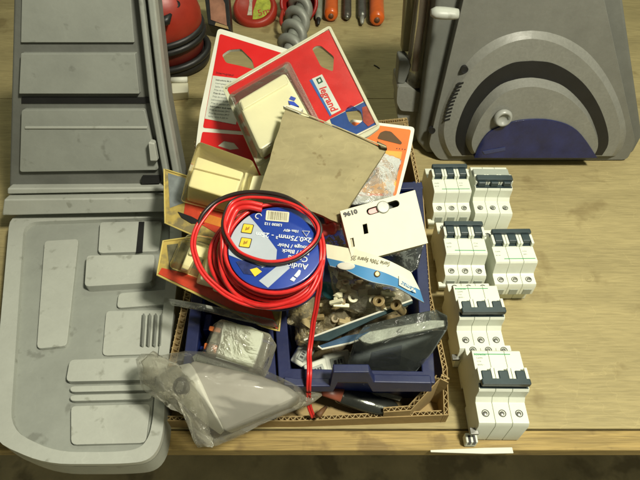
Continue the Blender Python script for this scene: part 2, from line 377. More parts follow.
# ------------------------------------------------------------------ circuit breakers
def breaker(label, group, orient, poles=3, kind=0, text_on=True):
    root = thing('circuit_breaker', label, 'circuit breaker', (0,0,0), group)
    PW = .152; W = PW*poles; f = HF; g = Fr(0,0,0,(1,0,0), o=Vector((0,0,0)))      # g: local (y,z) profile
    g.u = Vector((0,1,0)); g.v = Vector((0,0,1)); g.n = Vector((1,0,0))
    prof = [(-.33,0),(-.10,0),(-.10,.06),(.10,.06),(.10,0),(.405,0),(.405,.34),(.385,.38),(.20,.385),(.165,.43),(.165,.545),(.15,.57),(-.225,.57),(-.24,.55),(-.262,.40),(-.29,.385),(-.39,.38),(-.405,.34),(-.405,.20),(-.33,.16)]
    for i in range(poles):
        bm = B(); plate(bm, g, prof, i*PW+.0014, (i+1)*PW-.0014)
        obj('pole_body', bm, mcb, root, bevel=.005)
    # toggle well, linked dark bar, white pegs
    bm = B(); box(bm, f, .012, W-.012, -.02, .149, .562, .577); obj('toggle_recess', bm, tog, root)
    for i in range(poles):
        bm = B(); x = (i+.5)*PW; box(bm, f, x-.045, x+.045, .0, .135, .565, .64); obj('toggle', bm, tog, root, bevel=.012)
        for s in (-1, 1):
            bm = B(); box(bm, f, x+s*.060-.013, x+s*.060+.013, -.03, .10, .565, .632); obj('peg', bm, mcb, root, bevel=.004)
    bm = B(); box(bm, f, .01, W-.01, .095 if kind == 0 else .02, .15 if kind == 0 else .10, .615, .67); obj('tie_bar', bm, tog, root, bevel=.012)
    if kind == 1:
        bm = B(); box(bm, f, .01, W-.01, -.15, .015, .572, .615); obj('status_block', bm, mcbg, root, bevel=.01)
    else:
        bm = B(); box(bm, f, .10, W-.02, -.196, -.188, .568, .573); obj('green_stripe', bm, green, root)
    scr = []
    for i in range(poles):
        for yy in (-.335, .30):
            x = (i+.5)*PW; bm = B(); lathe(bm, f, x, yy, [(.034,.30),(.034,.388),(.028,.388),(.028,.37)], 20)
            h = obj('screw_hole', bm, black, root)
            bm = B(); lathe(bm, f, x+.003, yy+.002, [(.020,.37),(.020,.389),(.014,.392)], 14); obj('screw', bm, steel, root)
    for i in range(poles):
        x = (i+.5)*PW; bm = B(); box(bm, f, x-.045, x+.045, -.412, -.40, .21, .30); obj('terminal_mouth', bm, mcbg, root, bevel=.004)
    bm = B(); e = W if orient else 0; box(bm, f, e-.05, e+.03, -.435, -.375, .20, .235) if not orient else box(bm, f, e-.03, e+.05, .375, .435, .20, .235); obj('rail_clip', bm, steel if orient else mcb, root, bevel=.006)
    if text_on and kind == 0:
        def lt(s, x, y, size, m):
            cu = bpy.data.curves.new('t', 'FONT'); cu.body = s; cu.size = size; cu.extrude = .001; cu.resolution_u = 1
            t = bpy.data.objects.new('t', cu); COL.objects.link(t)
            me = bpy.data.meshes.new_from_object(t.evaluated_get(bpy.context.evaluated_depsgraph_get())); bpy.data.objects.remove(t)
            bm = B(); bm.from_mesh(me); bpy.data.meshes.remove(me)
            rot = -1 if orient else 1          # printing always reads upright for the viewer of this row
            for v in bm.verts: v.co = Vector((x+rot*v.co.x, y+rot*v.co.y, .5715+v.co.z))
            obj('lettering', bm, m, root)
        if orient:
            lt('Schneider', W-.012, -.178, .030, green)
            for k, s in enumerate(('C60N', 'C16', '400V~')): lt(s, W-.03, -.145+k*.035, .024, inkg)
        else:
            lt('C60N', .02, -.10, .024, inkg); lt('C16', .32, -.10, .028, inkg); lt('400V~', .32, -.14, .018, inkg); lt('IEC 947', .02, -.15, .016, inkg)
    root.location = (0,0,0)
    if orient: root.rotation_euler = (0,0,math.pi)
    return root, W
GB = 'circuit breakers in the column beside the box'
def place(rt, x, y, rz=0):
    r, W = rt
    if r.rotation_euler.z > 1: r.location = (x+W, y, .004); r.rotation_euler.z = math.pi+R(rz)
    else: r.location = (x, y, .004); r.rotation_euler.z = R(rz)
proto = breaker('farthest white three pole breaker with raised dark toggles, just below the grey case', GB, 0)
proto2 = breaker('white three pole breaker third from the far end, green stripe at its far side', GB, 1)
def dup(rt, label):
    r, W = rt; c = r.copy(); COL.objects.link(c); c['label'] = label
    for ch in list(r.children): d = ch.copy(); COL.objects.link(d); d.parent = c
    return c, W
place(proto, 1.375, .53, .6)
place(dup(proto, 'white three pole breaker second from the far end, toggles on its far side'), 1.375, -.42, -.5)
place(proto2, 1.375, -1.31, .3)
place(dup(proto2, 'nearest white three pole breaker, at the front edge of the bench'), 1.425, -2.06, -.6)
G2 = 'circuit breakers in the outer row, cut by the photo edge'
p3 = breaker('white breaker with grey block and dark toggle bar, outer row, nearest the grey case', G2, 1, kind=1)
p3[0]['group'] = G2
place(p3, 1.885, .50, -.8)
p4 = dup(proto, 'white breaker in the outer row, right of the second breaker'); p4[0]['group'] = G2
place(p4, 1.885, -.54, .8)
ck = thing('terminal_clip', 'small loose white clip with two slots below the nearest breaker', 'clip', P(468,444,0))
bm = B(); a, b = P(469,443,.0).x, P(469,443,.0).y
box(bm, HF, a-.055, a+.055, b-.035, b+.055, .002, .12); obj('body', bm, mcb, ck, bevel=.01)
bm = B(); box(bm, HF, a-.035, a-.01, b-.037, b+.03, .06, .1215); box(bm, HF, a+.01, a+.035, b-.037, b+.03, .06, .1215); obj('slot', bm, black, ck)

# ------------------------------------------------------------------ left grey tool case (lid standing, base lying)
lf = Fr(165, 206, .36, (0, -math.cos(R(18)), math.sin(R(18))))
base_o = P(110, 320, 0)
tc_ = thing('tool_case', 'open grey green plastic tool case, lid standing and moulded tray lying beside the box', 'tool case', (base_o.x, base_o.y, 0))
bm = B(); plate(bm, lf, lf.ls([(8,216),(186,205),(178,167),(165,100),(148,-45),(14,-45)]), -.35, 0); lid = obj('lid', bm, greyd, tc_, bevel=.03)
bm = B()
for x0, x1, x2, x3 in ((178,185,148,156), (168,174,139,144)):
    plate(bm, lf, lf.ls([(x0,203),(x1,203),(x1-6.5,167),(x1-19,100),(x3-6,-45),(x2-6,-45),(x0-19,100),(x0-6.5,167)], .12), -.01, .13)
obj('edge_rib', bm, greyp, lid, bevel=.025)
bm = B(); plate(bm, lf, lf.ls(rnd([(22,170),(160,168),(146,108),(24,108)], 3, 3)), -.01, .06)
plate(bm, lf, lf.ls([(22,92),(141,92),(137,52),(24,52)]), -.01, .07); plate(bm, lf, lf.ls([(22,42),(135,42),(128,-45),(24,-45)]), -.01, .03)
obj('raised_panel', bm, greyp, lid, bevel=.02)
bm = B(); plate(bm, lf, lf.ls([(10,208),(182,204),(180,190),(12,192)]), -.01, .20); plate(bm, lf, lf.ls([(12,190),(176,187),(174,183),(12,184)]), -.01, .12)
obj('hinge_ledge', bm, greyl, lid, bevel=.02)
bm = B(); plate(bm, lf, lf.ls([(154,156),(161,156),(158,138),(152,137)]), .05, .16); obj('latch', bm, greyl, lid, bevel=.015)
bm = B(); plate(bm, lf, lf.ls([(28,126.5),(149,126.5),(149,124.5),(28,124.5)]), .055, .075); obj('trim_line', bm, greyl, lid, bevel=.004)
bm = B(); plate(bm, lf, lf.ls([(143,182),(161,181),(160,175),(143,175)]), -.005, .062); obj('slot', bm, black, lid)
bf = Fr(160, 320, .30)
bm = B(); ol = rnd(bf.ls([(10,214),(181,209),(182,235),(175,300),(166,380),(163,440),(150,461),(120,464),(45,464),(-10,440)]), .22, 5)
plate(bm, bf, ol, -.295, -.06); tray = obj('tray', bm, greyp, tc_, bevel=.05, seg=3)
bm = B(); inn = rnd(bf.ls([(24,222),(170,217),(170,238),(164,300),(156,380),(152,430),(142,448),(120,452),(55,452),(10,430)]), .2, 5)
plate(bm, bf, ol, -.07, .0, holes=[inn]); obj('rim', bm, greyl, tray)
bm = B()
for pl, h in (([(100,222),(162,221),(159,251),(98,253)], -.0), ([(88,258),(156,257),(153,285),(86,289)], .05), ([(118,292),(171,288),(168,303),(116,307)], -.02), ([(105,309),(168,308),(164,352),(101,354)], -.035), ([(70,360),(160,357),(155,380),(66,382)], .01), ([(70,386),(154,384),(153,390),(70,392)], .0), ([(70,395),(152,393),(151,399),(70,401)], .0), ([(70,405),(150,403),(145,442),(70,444)], -.02), ([(44,240),(78,238),(66,345),(36,348)], -.015)):
    plate(bm, bf, rnd(bf.ls(pl), .05, 3), -.07, h)
obj('moulded_block', bm, greyl, tray, bevel=.03, seg=3)
for x, y in ((143,314),(149,314),(155,314),(161,314)):
    bm = B(); plate(bm, bf, bf.ls([(x,y),(x+2,y),(x,y+32),(x-2,y+32)]), -.04, .02); obj('finger_slot', bm, greyp, tray, bevel=.01)

bm = B(); plate(bm, bf, bf.ls([(139,222),(144.5,222),(142.5,252),(136,253)], .0), -.01, .006); obj('dark_slot', bm, black, tray)
bm = B(); plate(bm, lf, lf.ls([(22,103),(158.5,103),(157.5,97),(22,97)], .0), .0, .012); obj('dark_seam', bm, black, lid)
# ------------------------------------------------------------------ right grey case
rf = Fr(460, 158, .02, (0, -1, .12)); ro = P(510, 150, 0)
rc = thing('power_tool_case', 'upright dark grey plastic case with arched ridge, vent slots and blue window', 'tool case', (ro.x, ro.y, 0))
bm = B(); plate(bm, rf, rf.ls([(418,146),(428,158),(636,158),(646,140),(620,-50),(444,-50)]), -.9, -.1); shell = obj('shell', bm, greyd, rc, bevel=.05, seg=3)
bm = B(); plate(bm, rf, rnd(rf.ls([(428,144),(438,158),(626,158),(634,140),(592,-50),(474,-50)]), .08, 3), -.12, .05); obj('front_panel', bm, greyc, rc, bevel=.04, seg=3)
def arch(pts): return pts+[(1064-x, y) for x, y in reversed(pts)]
ap = arch([(449,154),(441,143),(440,128),(447,103),(460,76),(478,54),(498,42),(518,38)])
apo = arch([(446,156),(437,146),(434,128),(441,100),(453,74),(470,50),(490,35),(512,27),(528,25)]); api = arch([(452,156),(446,144),(444,128),(450,105),(463,80),(481,60),(500,47),(516,41),(529,39)])
q_ = lambda L, c: rf.ls([(p.x, p.y) for p in spline([(x, y, 0) for x, y in L], 5)], c)
bm = B(); plate(bm, rf, q_(apo, 0), .0, .12, top=q_(api, .12)); obj('arched_ridge', bm, greyr, rc, bevel=.04, seg=3)
ap3 = arch([(462,155),(456,144),(457,128),(465,106),(478,86),(494,72),(512,63),(528,61)])
bm = B(); plate(bm, rf, rf.ls([(p.x, p.y) for p in spline([(x, y, 0) for x, y in ap3], 4)], .12), .0, .125); obj('groove', bm, black, rc)
ap2 = arch([(469,156),(464,147),(464,136),(472,114),(485,96),(499,84),(515,78),(528,76)])
pl = rf.ls([(p.x, p.y) for p in spline([(x, y, 0) for x, y in ap2], 4)], .15)
bm = B(); plate(bm, rf, pl, .05, .25, top=ins(pl, .10)); obj('inner_shell', bm, greyr, rc, bevel=.03, seg=3)
bw = mat('blue_window', (.010,.016,.085), .25, .35, 4, coat=.5)
pl = rf.ls([(p.x, p.y) for p in spline([(470,147,0),(475,134,0),(484,122,0),(496,116,0),(515,110,0),(545,110,0),(570,120,0),(590,147,0)], 5)])
bm = B(); plate(bm, rf, pl, .2, .275); obj('blue_window', bm, bw, rc, bevel=.015)
bm = B()
pl = rf.ls([(478,140),(500,136),(500,139),(480,143)]); plate(bm, rf, pl, .27, .285); obj('window_bar', bm, mat('bar_blue', (.04,.05,.13), .3), rc)
bm = B(); a, b = rf.l(503, 118, .3); lathe(bm, rf, a, b, [(.10,.24),(.12,.30),(.10,.345),(.075,.345),(.065,.31)], 28); obj('round_knob', bm, mat('knob_grey', (.32,.33,.30), .3), rc, smooth=True)
for k in range(11):
    t = k/10; x = 459-13*t-2*math.sin(t*3); y = 80+36*t; bm = B()
    plate(bm, rf, rf.ls([(x-3.4,y-.6),(x+2.6,y-2.6),(x+2.6,y-1.1),(x-3.4,y+.9)]), .10, .128); obj('vent_slot', bm, black, rc)
for x, y in ((464.5,69.5),(432.5,132)):
    bm = B(); a, b = rf.l(x, y, .09); lathe(bm, rf, a, b, [(.045,.0),(.045,.105 if x > 440 else .062),(.03,.10 if x > 440 else .058)], 16); obj('screw_hole', bm, black, rc)
bm = B(); a = rf.l(431, 12.5, .3); b = rf.l(458, 14, .3)
pts = [rf.w(a[0], a[1], .3), rf.w(b[0], b[1], .3)]; tube(bm, [pts[0].lerp(pts[1], i/6) for i in range(7)], [.05,.085,.088,.088,.085,.08,.07], 12, flat=.7)
obj('lever', bm, greyl, rc, smooth=True)
bm = B(); sf = Fr(410, 140, .02, (0,-1,.12))
plate(bm, sf, rnd(sf.ls([(397,112),(402,140),(421,143),(424,128),(424,100),(399,98)]), .04, 3), -.5, .0)
plate(bm, sf, rnd(sf.ls([(396,100),(400,108),(426,110),(424,93),(408,84),(397,84)]), .04, 3), -.5, .08)
obj('side_latch', bm, greyr, rc, bevel=.03, seg=3)
bm = B(); plate(bm, sf, sf.ls([(397,84),(404,86),(412,66),(408,60),(399,60)]), -.3, .0); obj('latch_hook', bm, greyd, rc, bevel=.03)
bm = B(); pts = [sf.p(x, y, -.08) for x, y in ((415,84),(417,60),(421,30),(425,0),(431,-45))]; tube(bm, pts, .13, 16); obj('clear_sleeve', bm, film('sleeve', (.95,.93,.85), .16, (.60,.56,.42), .9, 1.2, .15), rc, smooth=True)
bm = B(); pts = [sf.p(x, y, -.08) for x, y in ((415,70),(418,45),(422,20),(428,-45))]; tube(bm, pts, .05, 12); obj('sleeve_insert', bm, mat('dusty_pink', (.30,.12,.09), .5), rc, smooth=True)
bm = B(); plate(bm, sf, sf.ls([(404,60),(412,60),(420,0),(424,-45),(414,-45),(408,0)]), -.45, -.25); obj('back_strip', bm, mat('pale_strip', (.33,.29,.15), .5), rc, bevel=.02)

# ------------------------------------------------------------------ tools along the far side
o = P(172, 62, 0); g = Fr(0,0,0, (-.08,-.10,1), o=o)
rt_ = thing('power_tool', 'rounded red and black power tool standing behind the grey case lid', 'power tool', o)
bm = B(); lathe(bm, g, 0, 0, [(.40,.0),(.52,.03),(.55,.14),(.50,.22)], 48, 1.32, 1.05); obj('base', bm, black, rt_, smooth=True)
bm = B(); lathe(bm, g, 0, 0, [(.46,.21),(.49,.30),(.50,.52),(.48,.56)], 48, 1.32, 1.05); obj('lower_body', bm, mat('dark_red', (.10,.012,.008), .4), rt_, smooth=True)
for c in (.24, .56, .68):
    bm = B(); pts = [g.w(.535*1.32*math.cos(k/32*2*math.pi), .57*math.sin(k/32*2*math.pi), c) for k in range(32)]; tube(bm, pts, .058, 10, closed=True); obj('rubber_band', bm, black, rt_, smooth=True)
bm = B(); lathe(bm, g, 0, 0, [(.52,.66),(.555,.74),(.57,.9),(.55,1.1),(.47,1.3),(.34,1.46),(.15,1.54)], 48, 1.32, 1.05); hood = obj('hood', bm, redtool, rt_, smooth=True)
bm = B(); p_ = P(177, 4, 1.235); lathe(bm, Fr(0,0,0,(.2,-.8,.5), o=p_), 0, 0, [(.05,-.2),(.05,.012),(.03,.004)], 20); obj('hole', bm, black, hood)
bm = B(); pts = [P(158,22,1.1), P(167,20,1.15), P(171,14,1.2)]; tube(bm, pts, [.09,.07,.02], 10); obj('knob', bm, black, hood, smooth=True)

o = P(180, 100, 0); wb = thing('white_block', 'small white plastic block beside the grey lid, below the red tool', 'block', o)
bm = B(); hull(bm, [P(172,101,.0), P(189,99,.0), P(188,92,.22), P(172,93,.22), P(188,82,.22), P(171,82,.22), P(189,90,0), P(172,90,0)]); obj('body', bm, offw, wb, bevel=.02)
bm = B(); tube(bm, [P(171.5,80,.26), P(187.5,79.5,.26)], .045, 10); obj('cap', bm, white, wb, smooth=True)

o = P(224, 24, 0)
bm = B(); g = Fr(224, 24, .35, (0,-.6,1)); plate(bm, g, g.ls([(208,24),(231,31),(228,-10),(203,-14)]), -.3, 0)
sm = thing('small_carton', 'small black edged carton with pinkish brown face at the far edge', 'carton', o)
obj('box', bm, black, sm, bevel=.02)
bm = B(); plate(bm, g, g.ls([(211,20),(227,26),(225,4),(219,-9),(209,-9)]), .0, .012); obj('printed_face', bm, mat('pink_brown', (.30,.14,.085), .5, .4, 3), sm)
bm = B(); plate(bm, g, g.ls([(215,26),(229,30),(228,27),(216,23)]), .012, .02); obj('pale_edge', bm, kraft, sm)

o = P(255, 22, 0); g = Fr(0,0,0, (0,-.45,1), o=P(255, 8, .2))
tm = thing('tape_measure', 'round red tape measure with yellow green sticker, lying at the far side', 'tape measure', o)
bm = B(); lathe(bm, g, 0, 0, [(.33,-.22),(.41,-.16),(.43,-.02),(.40,.05),(.34,.075),(.33,.06),(.02,.06)], 48); obj('casing', bm, redtool, tm, smooth=True)
pl = [g.l(255,8)]; bm = B(); cir = [(.31*math.cos(R(t)), .31*math.sin(R(t))) for t in range(-95, 60, 8)]
plate(bm, g, cir+[(.05,.18),(-.02,-.12)], .062, .068); obj('sticker', bm, mat('yellow_green', (.36,.40,.05), .4, .35, 9), tm)
bm = B(); plate(bm, g, [(-.12,.30),(-.02,.30),(-.05,.06),(-.04,-.22),(-.13,-.22),(-.10,.05)], .062, .072); obj('white_mark', bm, mat('worn_white', (.45,.42,.32), .5, .4, 14), tm)
text('5m', g, 264, 12, .20, (272, 10), mat('sticker_red', (.4,.05,.03), .5), tm, c=.07)

# auger bit rising out of a red cup
o = P(300, 8, 0); au = thing('drill_auger', 'thick grey spiral auger bit coming out of a round red cup', 'drill bit', o)
a0, a1 = P(304, -8, .28), P(287, 62, .28); L_ = (a1-a0); ax = L_.normalized(); sx = ax.cross(Vector((0,0,1))).normalized(); sy = sx.cross(ax)
bm = B(); tube(bm, [a0, a1], .11, 12); obj('core', bm, auger, au, smooth=True)
bm = B(); pts = []; rr = []
turns = 5.2
for k in range(150):
    t = k/149; an = t*turns*2*math.pi; pts.append(a0+L_*t+(sx*math.cos(an)+sy*math.sin(an))*.165)
tube(bm, pts, .088, 8, flat=1.0); obj('spiral_flute', bm, auger, au, smooth=True)
bm = B(); c_ = P(299, 3, .32); g = Fr(0,0,0, (-.12,-.80,.6), o=c_); lathe(bm, g, 0, 0, [(.20,-.35),(.30,-.3),(.36,-.05),(.37,.03),(.33,.06),(.30,.02),(.26,-.2)], 36); obj('cup', bm, mat('deep_red', (.30,.015,.012), .4), au, smooth=True)
bm = B(); tube(bm, spline([P(283,10,.35), P(281,22,.3), P(286,30,.24)], 4), .035, 8); obj('red_tab', bm, redtool, au, smooth=True)

def bar(name, label, cat, group, x, y, r, m, tip=None, tipm=None, lean=2, ytop=-60):
    rz = r+.005; b_ = P(x, y, rz); t = P(x+lean, ytop, rz); g_ = thing(name, label, cat, (b_.x, b_.y, 0), group)
    d = (t-b_).normalized(); L = (t-b_).length; s = [0, .02, .06, .12, .5, L*.5, L]; q = [r*.6, r*.86, r*.97, r, r*.98, r, r]
    bm = B(); tube(bm, [b_+d*k for k in s], q, 18); obj('handle' if tip is None else 'shank', bm, m, g_, smooth=True)
    bm = B()
    if tip is None:
        tube(bm, [b_-d*.012, b_+d*.03], r*.38, 12); obj('end_plug', bm, mat('plug_dark', (.14,.06,.03), .5), g_, smooth=True)
    else:
        tube(bm, [b_-d*tip, b_-d*tip*.5, b_+d*.02], [r*.35, r*.55, r*.62], 12); obj('tip', bm, tipm, g_, smooth=True)
bar('screwdriver', 'orange screwdriver handle left of the dark metal bits', 'screwdriver', 'orange handled screwdrivers', 331, 16, .135, orgh)
bar('screwdriver', 'orange screwdriver handle at the right end of the row of tools', 'screwdriver', 'orange handled screwdrivers', 377, 20, .145, orgh, lean=-2)
bar('chisel_bit', 'dark steel bit with square end between orange handle and long bit', 'bit', None, 347, 17, .085, mat('dark_steel', (.10,.09,.075), .4, .3, 6, metal=.5), .05, steel, lean=1)
bar('drill_bit', 'long grey steel bit with narrow rounded tip beside right orange handle', 'bit', None, 362, 17, .085, steel, .24, mat('tip_grey', (.32,.32,.28), .4, .2, 8, metal=.3), lean=-1)
bar('thin_bit', 'slim greenish grey bit next to the left orange handle', 'bit', None, 318.5, 19, .07, mat('green_grey', (.24,.26,.20), .5, .3, 6), .2, black, lean=3)
bm = B(); tube(bm, [P(374,65,.01), P(377,66.5,.012), P(379.5,68.5,.008)], .009, 6); obj('wood_splinter', bm, black, label='tiny dark splinter lying on the bare bench', cat='splinter')

# ------------------------------------------------------------------ back red card
kf = Fr(215, 130, 1.10, (.02,-.42,1))
c1 = thing('blister_card', 'large red blister card with white rim and price text, standing at the back left', 'blister card', P(215,150,1.0), 'red and orange hanging blister packs')
outl = [(218,28),(300,53),(296,160),(285,215),(193,170),(200,112)]
ho = [(222,55),(229,50),(241,49),(252,60),(255,70),(240,66),(226,63)]
bm = B(); plate(bm, kf, rnd(kf.ls(outl), .06), -.04, 0, holes=[rnd(kf.ls(ho), .03)]); obj('card', bm, white, c1)
ho2 = [(213,150),(222,139),(234,142),(241,150),(236,153)]
bm = B(); plate(bm, kf, rnd(kf.ls([(220,34),(297,58),(290,135),(203,128)]), .03), .0005, .006, holes=[rnd(kf.ls(ho), .03)]); obj('red_print', bm, red, c1)
bm = B(); plate(bm, kf, rnd(kf.ls([(202.5,132),(288,139),(282,200),(196,165)]), .02), .0005, .006, holes=[kf.ls([(218,146),(224,141),(234,143),(239,149),(230,150)])]); obj('red_print', bm, red, c1)
bm = B(); plate(bm, kf, kf.ls([(213,76),(246,80),(236,125),(205,119)]), .007, .010); obj('text_panel', bm, mat('text_panel_grey', (.52,.54,.46), .5), c1)
for k in range(12):
    text(random.choice(['Prise de courant 2P+T', 'Interrupteur va et vient', 'Instructions de montage', 'Saillie 10/16 A 250 V~']), kf, 226.5-k*.75, 81+k*3.3, .034, (256-k*.75, 84.5+k*3.3), ink if k % 4 == 0 else inkg, c1, c=.0125, th=.001, squash=.8)
text('Interrupteur', kf, 225, 74, .045, (245, 77), mat('dark_red_ink', (.12,.01,.01), .5), c1, c=.008)

# ------------------------------------------------------------------ front red blister pack with wordmark
nf = Fr(300, 100, 1.62, (.0,-.30,1))
c2 = thing('blister_card', 'red clear blister pack with white socket and white logo label, behind tan sheet', 'blister card', P(300,110,1.3), 'red and orange hanging blister packs')
outl = [(222,87),(330,25),(381,127),(367,137),(352,140),(300,170),(268,190)]
h1 = [(312,49),(316,46),(321,46),(334,57),(333,72),(321,67)]; h2 = [(345,110),(351,105),(361,112),(363,121),(355,127),(349,122)]
bm = B(); plate(bm, nf, rnd(nf.ls(outl), .05), -.03, 0, holes=[rnd(nf.ls(h1), .03), rnd(nf.ls(h2), .03)]); obj('card', bm, mat('aged_rim', (.50,.50,.36), .4), c2)
bm = B(); plate(bm, nf, rnd(nf.ls([(227,89),(329,30),(364,101),(330,119),(300,138),(265,160)]), .03), .0005, .006, holes=[rnd(nf.ls(h1), .03)]); obj('red_print', bm, redclear, c2)
bm = B(); plate(bm, nf, nf.ls([(330,119.5),(364.5,102),(377,126),(352,137),(338,141)]), .0005, .006, holes=[rnd(nf.ls(h2), .03)]); obj('blue_print', bm, mat('deep_blue_print', (.015,.05,.20), .3, .3, 5, coat=.5), c2)
bm = B(); plate(bm, nf, nf.ls([(362,108),(368,106),(376,122),(368,127),(363,122)]), .007, .010); obj('picture', bm, mat('brown_red', (.22,.03,.015), .4, .5, 10), c2)
bm = B(); plate(bm, nf, nf.ls([(309.5,81),(313,79),(332,115),(330,117)]), .007, .010); obj('blue_edge', bm, mat('mid_blue', (.03,.10,.32), .4), c2)
bm = B(); plate(bm, nf, nf.ls([(312,79.5),(322,75),(341,110.5),(331.5,115.5)]), .007, .012); lab = obj('logo_label', bm, mat('label_grey', (.50,.52,.46), .45), c2)
bm = B(); g0 = nf.ls([(316,80),(320.5,77.8),(323,82.6),(318.5,85)]); plate(bm, nf, g0, .013, .016, holes=[ins(g0, .022)]); obj('logo_square', bm, mat('dark_green', (.01,.07,.04), .4), lab)
text('legrand', nf, 328.3, 99, .118, (336.5, 114.6), mat('logo_red', (.52,.02,.02), .4), lab, c=.014, bold=.002)
for k in range(3): text('interrupteur encastr\u00e9', nf, 297-k*5.5+6, 92+k*3, .045, (312-k*5.5+6, 121+k*3), mat('dark_red_ink', (.12,.01,.01), .5), c2, c=.008)
# product and clear shell
pr0 = nf.ls([(234,106),(288,77),(315,124),(262,160)]); pr1 = nf.ls([(238,101),(285,73),(311,118),(260,150)], .22)
bm = B(); hull(bm, [nf.w(a, b, .01) for a, b in pr0]+[nf.w(a, b, .22) for a, b in pr1]); sk = obj('white_socket', bm, ivory, c2, bevel=.03, seg=3)
bm = B(); q = nf.ls([(240,103),(285,76),(289,84),(243,111)], .22); plate(bm, nf, q, .21, .25); obj('raised_band', bm, ivory, sk, bevel=.02)
bm = B(); q = nf.ls([(291,96),(296,98),(294,101),(289,99)], .225); plate(bm, nf, q, .219, .226); obj('blue_mark', bm, inkb, sk)
s0 = nf.ls([(228,95),(289,60),(322,125),(258,168)]); s1 = nf.ls([(234,95),(285,66),(314,120),(258,154)], .28)
bm = B(); hull(bm, [nf.w(a, b, .008) for a, b in s0]+[nf.w(a, b, .28) for a, b in s1]); obj('clear_shell', bm, clearst, c2, bevel=.035, seg=3)
bm = B(); pts = [nf.p(x, y, .012) for x, y in ((226,88),(329,28.5),(377,125),(353,137))]; tube(bm, [pts[i].lerp(pts[i+1], t/6) for i in range(3) for t in range(6)]+[pts[-1]], .011, 6); obj('sealed_edge', bm, mat('rim_shine', (.55,.50,.38), .25), c2, smooth=True)

# ------------------------------------------------------------------ orange card
of = Fr(390, 165, 1.02, (.06,-.38,1))
c3 = thing('blister_card', 'orange blister card with dark hang hole and clear bag, behind the tan sheet', 'blister card', P(385,175,.9), 'red and orange hanging blister packs')
outl = [(350,119),(415,127),(411,150),(400,192),(396,205),(340,200)]; ho = [(377,139),(380,133),(385,131),(391,132),(402,143),(401,145)]
bm = B(); plate(bm, of, rnd(of.ls(outl), .05), -.04, 0); obj('card', bm, white, c3, bevel=.008)
bm = B(); plate(bm, of, rnd(of.ls([(352,122),(411,130),(407,150),(396,196),(342,196)]), .03), .0005, .006); obj('orange_print', bm, orange, c3)
bm = B(); plate(bm, of, of.ls([(372,150),(402,152),(394,194),(350,194)]), .007, .010); obj('yellow_print', bm, mat('yellow_orange', (.72,.33,.04), .45, .2, 2), c3)
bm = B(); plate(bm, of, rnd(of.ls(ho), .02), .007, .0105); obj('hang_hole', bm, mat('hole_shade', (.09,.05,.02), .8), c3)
text('\u2022 \u2022 \u2022 \u2022', of, 401, 149, .05, (409, 150), ink, c3, c=.012)
bm = B(); pillow(bm, of, of.ls([(378,152),(402,160),(398,172),(392,200),(350,206),(362,175)]), .12, .0, .06, 5, 8, 4, 60, .015); obj('clear_bag', bm, film('grey_clear', (.93,.94,.92), .30, (.60,.62,.58), .9, 4, .8), c3, smooth=True)

# ------------------------------------------------------------------ flat brown carton
tf = Fr(320, 165, 1.75, (-.02,-.33,1))
cq = [(285,107),(387,148),(341,223),(322,219),(259,191)]
o = P(320,175,1.7); ctn = thing('flat_carton', 'plain tan cardboard sheet with worn corners lying on top of the heap', 'cardboard', o)
bm = B(); pl = rnd(tf.ls(cq), .03, 3)
n = 20; grid = {}
c4 = [Vector(tf.l(*p)) for p in ((285,107),(387,148),(339,221.5),(259,191))]
def bil(s, t): return c4[0].lerp(c4[1], s).lerp(c4[3].lerp(c4[2], s), t)
for lay, c in (('t', 0), ('b', -.045)):
    for i in range(n+1):
        for j in range(n+1):
            s, t = i/n, j/n; q = bil(s, t)
            h = c+.035*noise.noise(Vector((q.x*1.3, q.y*1.3, 5)))+.05*(2*s-1)**2*(-.5)-(.05 if (s+t) > 1.85 else 0)*(s+t-1.85)*4
            e = .012*noise.noise(Vector((q.x*9, q.y*9, 2)))*(1 if i in (0, n) or j in (0, n) else 0)
            grid[lay, i, j] = bm.verts.new(tf.w(q.x+e, q.y+e, h))
for i in range(n):
    for j in range(n):
        for l in 'tb': bm.faces.new([grid[l, *k] for k in ((i,j),(i+1,j),(i+1,j+1),(i,j+1))])
    for a_, b_ in (((i,0),(i+1,0)), ((i,n),(i+1,n)), ((0,i),(0,i+1)), ((n,i),(n,i+1))):
        bm.faces.new([grid['t', *a_], grid['t', *b_], grid['b', *b_], grid['b', *a_]])
obj('sheet', bm, tan, ctn, smooth=False)
bm = B(); a = [tf.p(x, y, .018) for x, y in ((286,106.5),(300,112),(330,124),(360,136.5),(386,147))]; tube(bm, a, .006, 6); obj('frayed_edge', bm, mat('pale_edge', (.45,.40,.24), .9, .3, 14), ctn)
bm = B(); q = tf.ls([(377,142),(386,146.5),(387,149.5),(381,148.5)]); plate(bm, tf, q, -.02, .02); obj('torn_corner', bm, mat('edge_dark', (.10,.08,.04), .9), ctn)
bm = B(); q = tf.ls([(283,106),(291,105),(303,109),(299,113),(287,108)], -.05); plate(bm, tf, q, -.10, -.05)
o_ = obj('paper_tag', bm, white, label='white paper scrap printed with blue, peeking over the tan sheet corner', cat='paper')
bm = B(); q = tf.ls([(288,101),(294,102),(299,106.5),(291,106)], -.06); plate(bm, tf, q, -.11, -.055)
obj('blue_print', bm, inkb, o_)

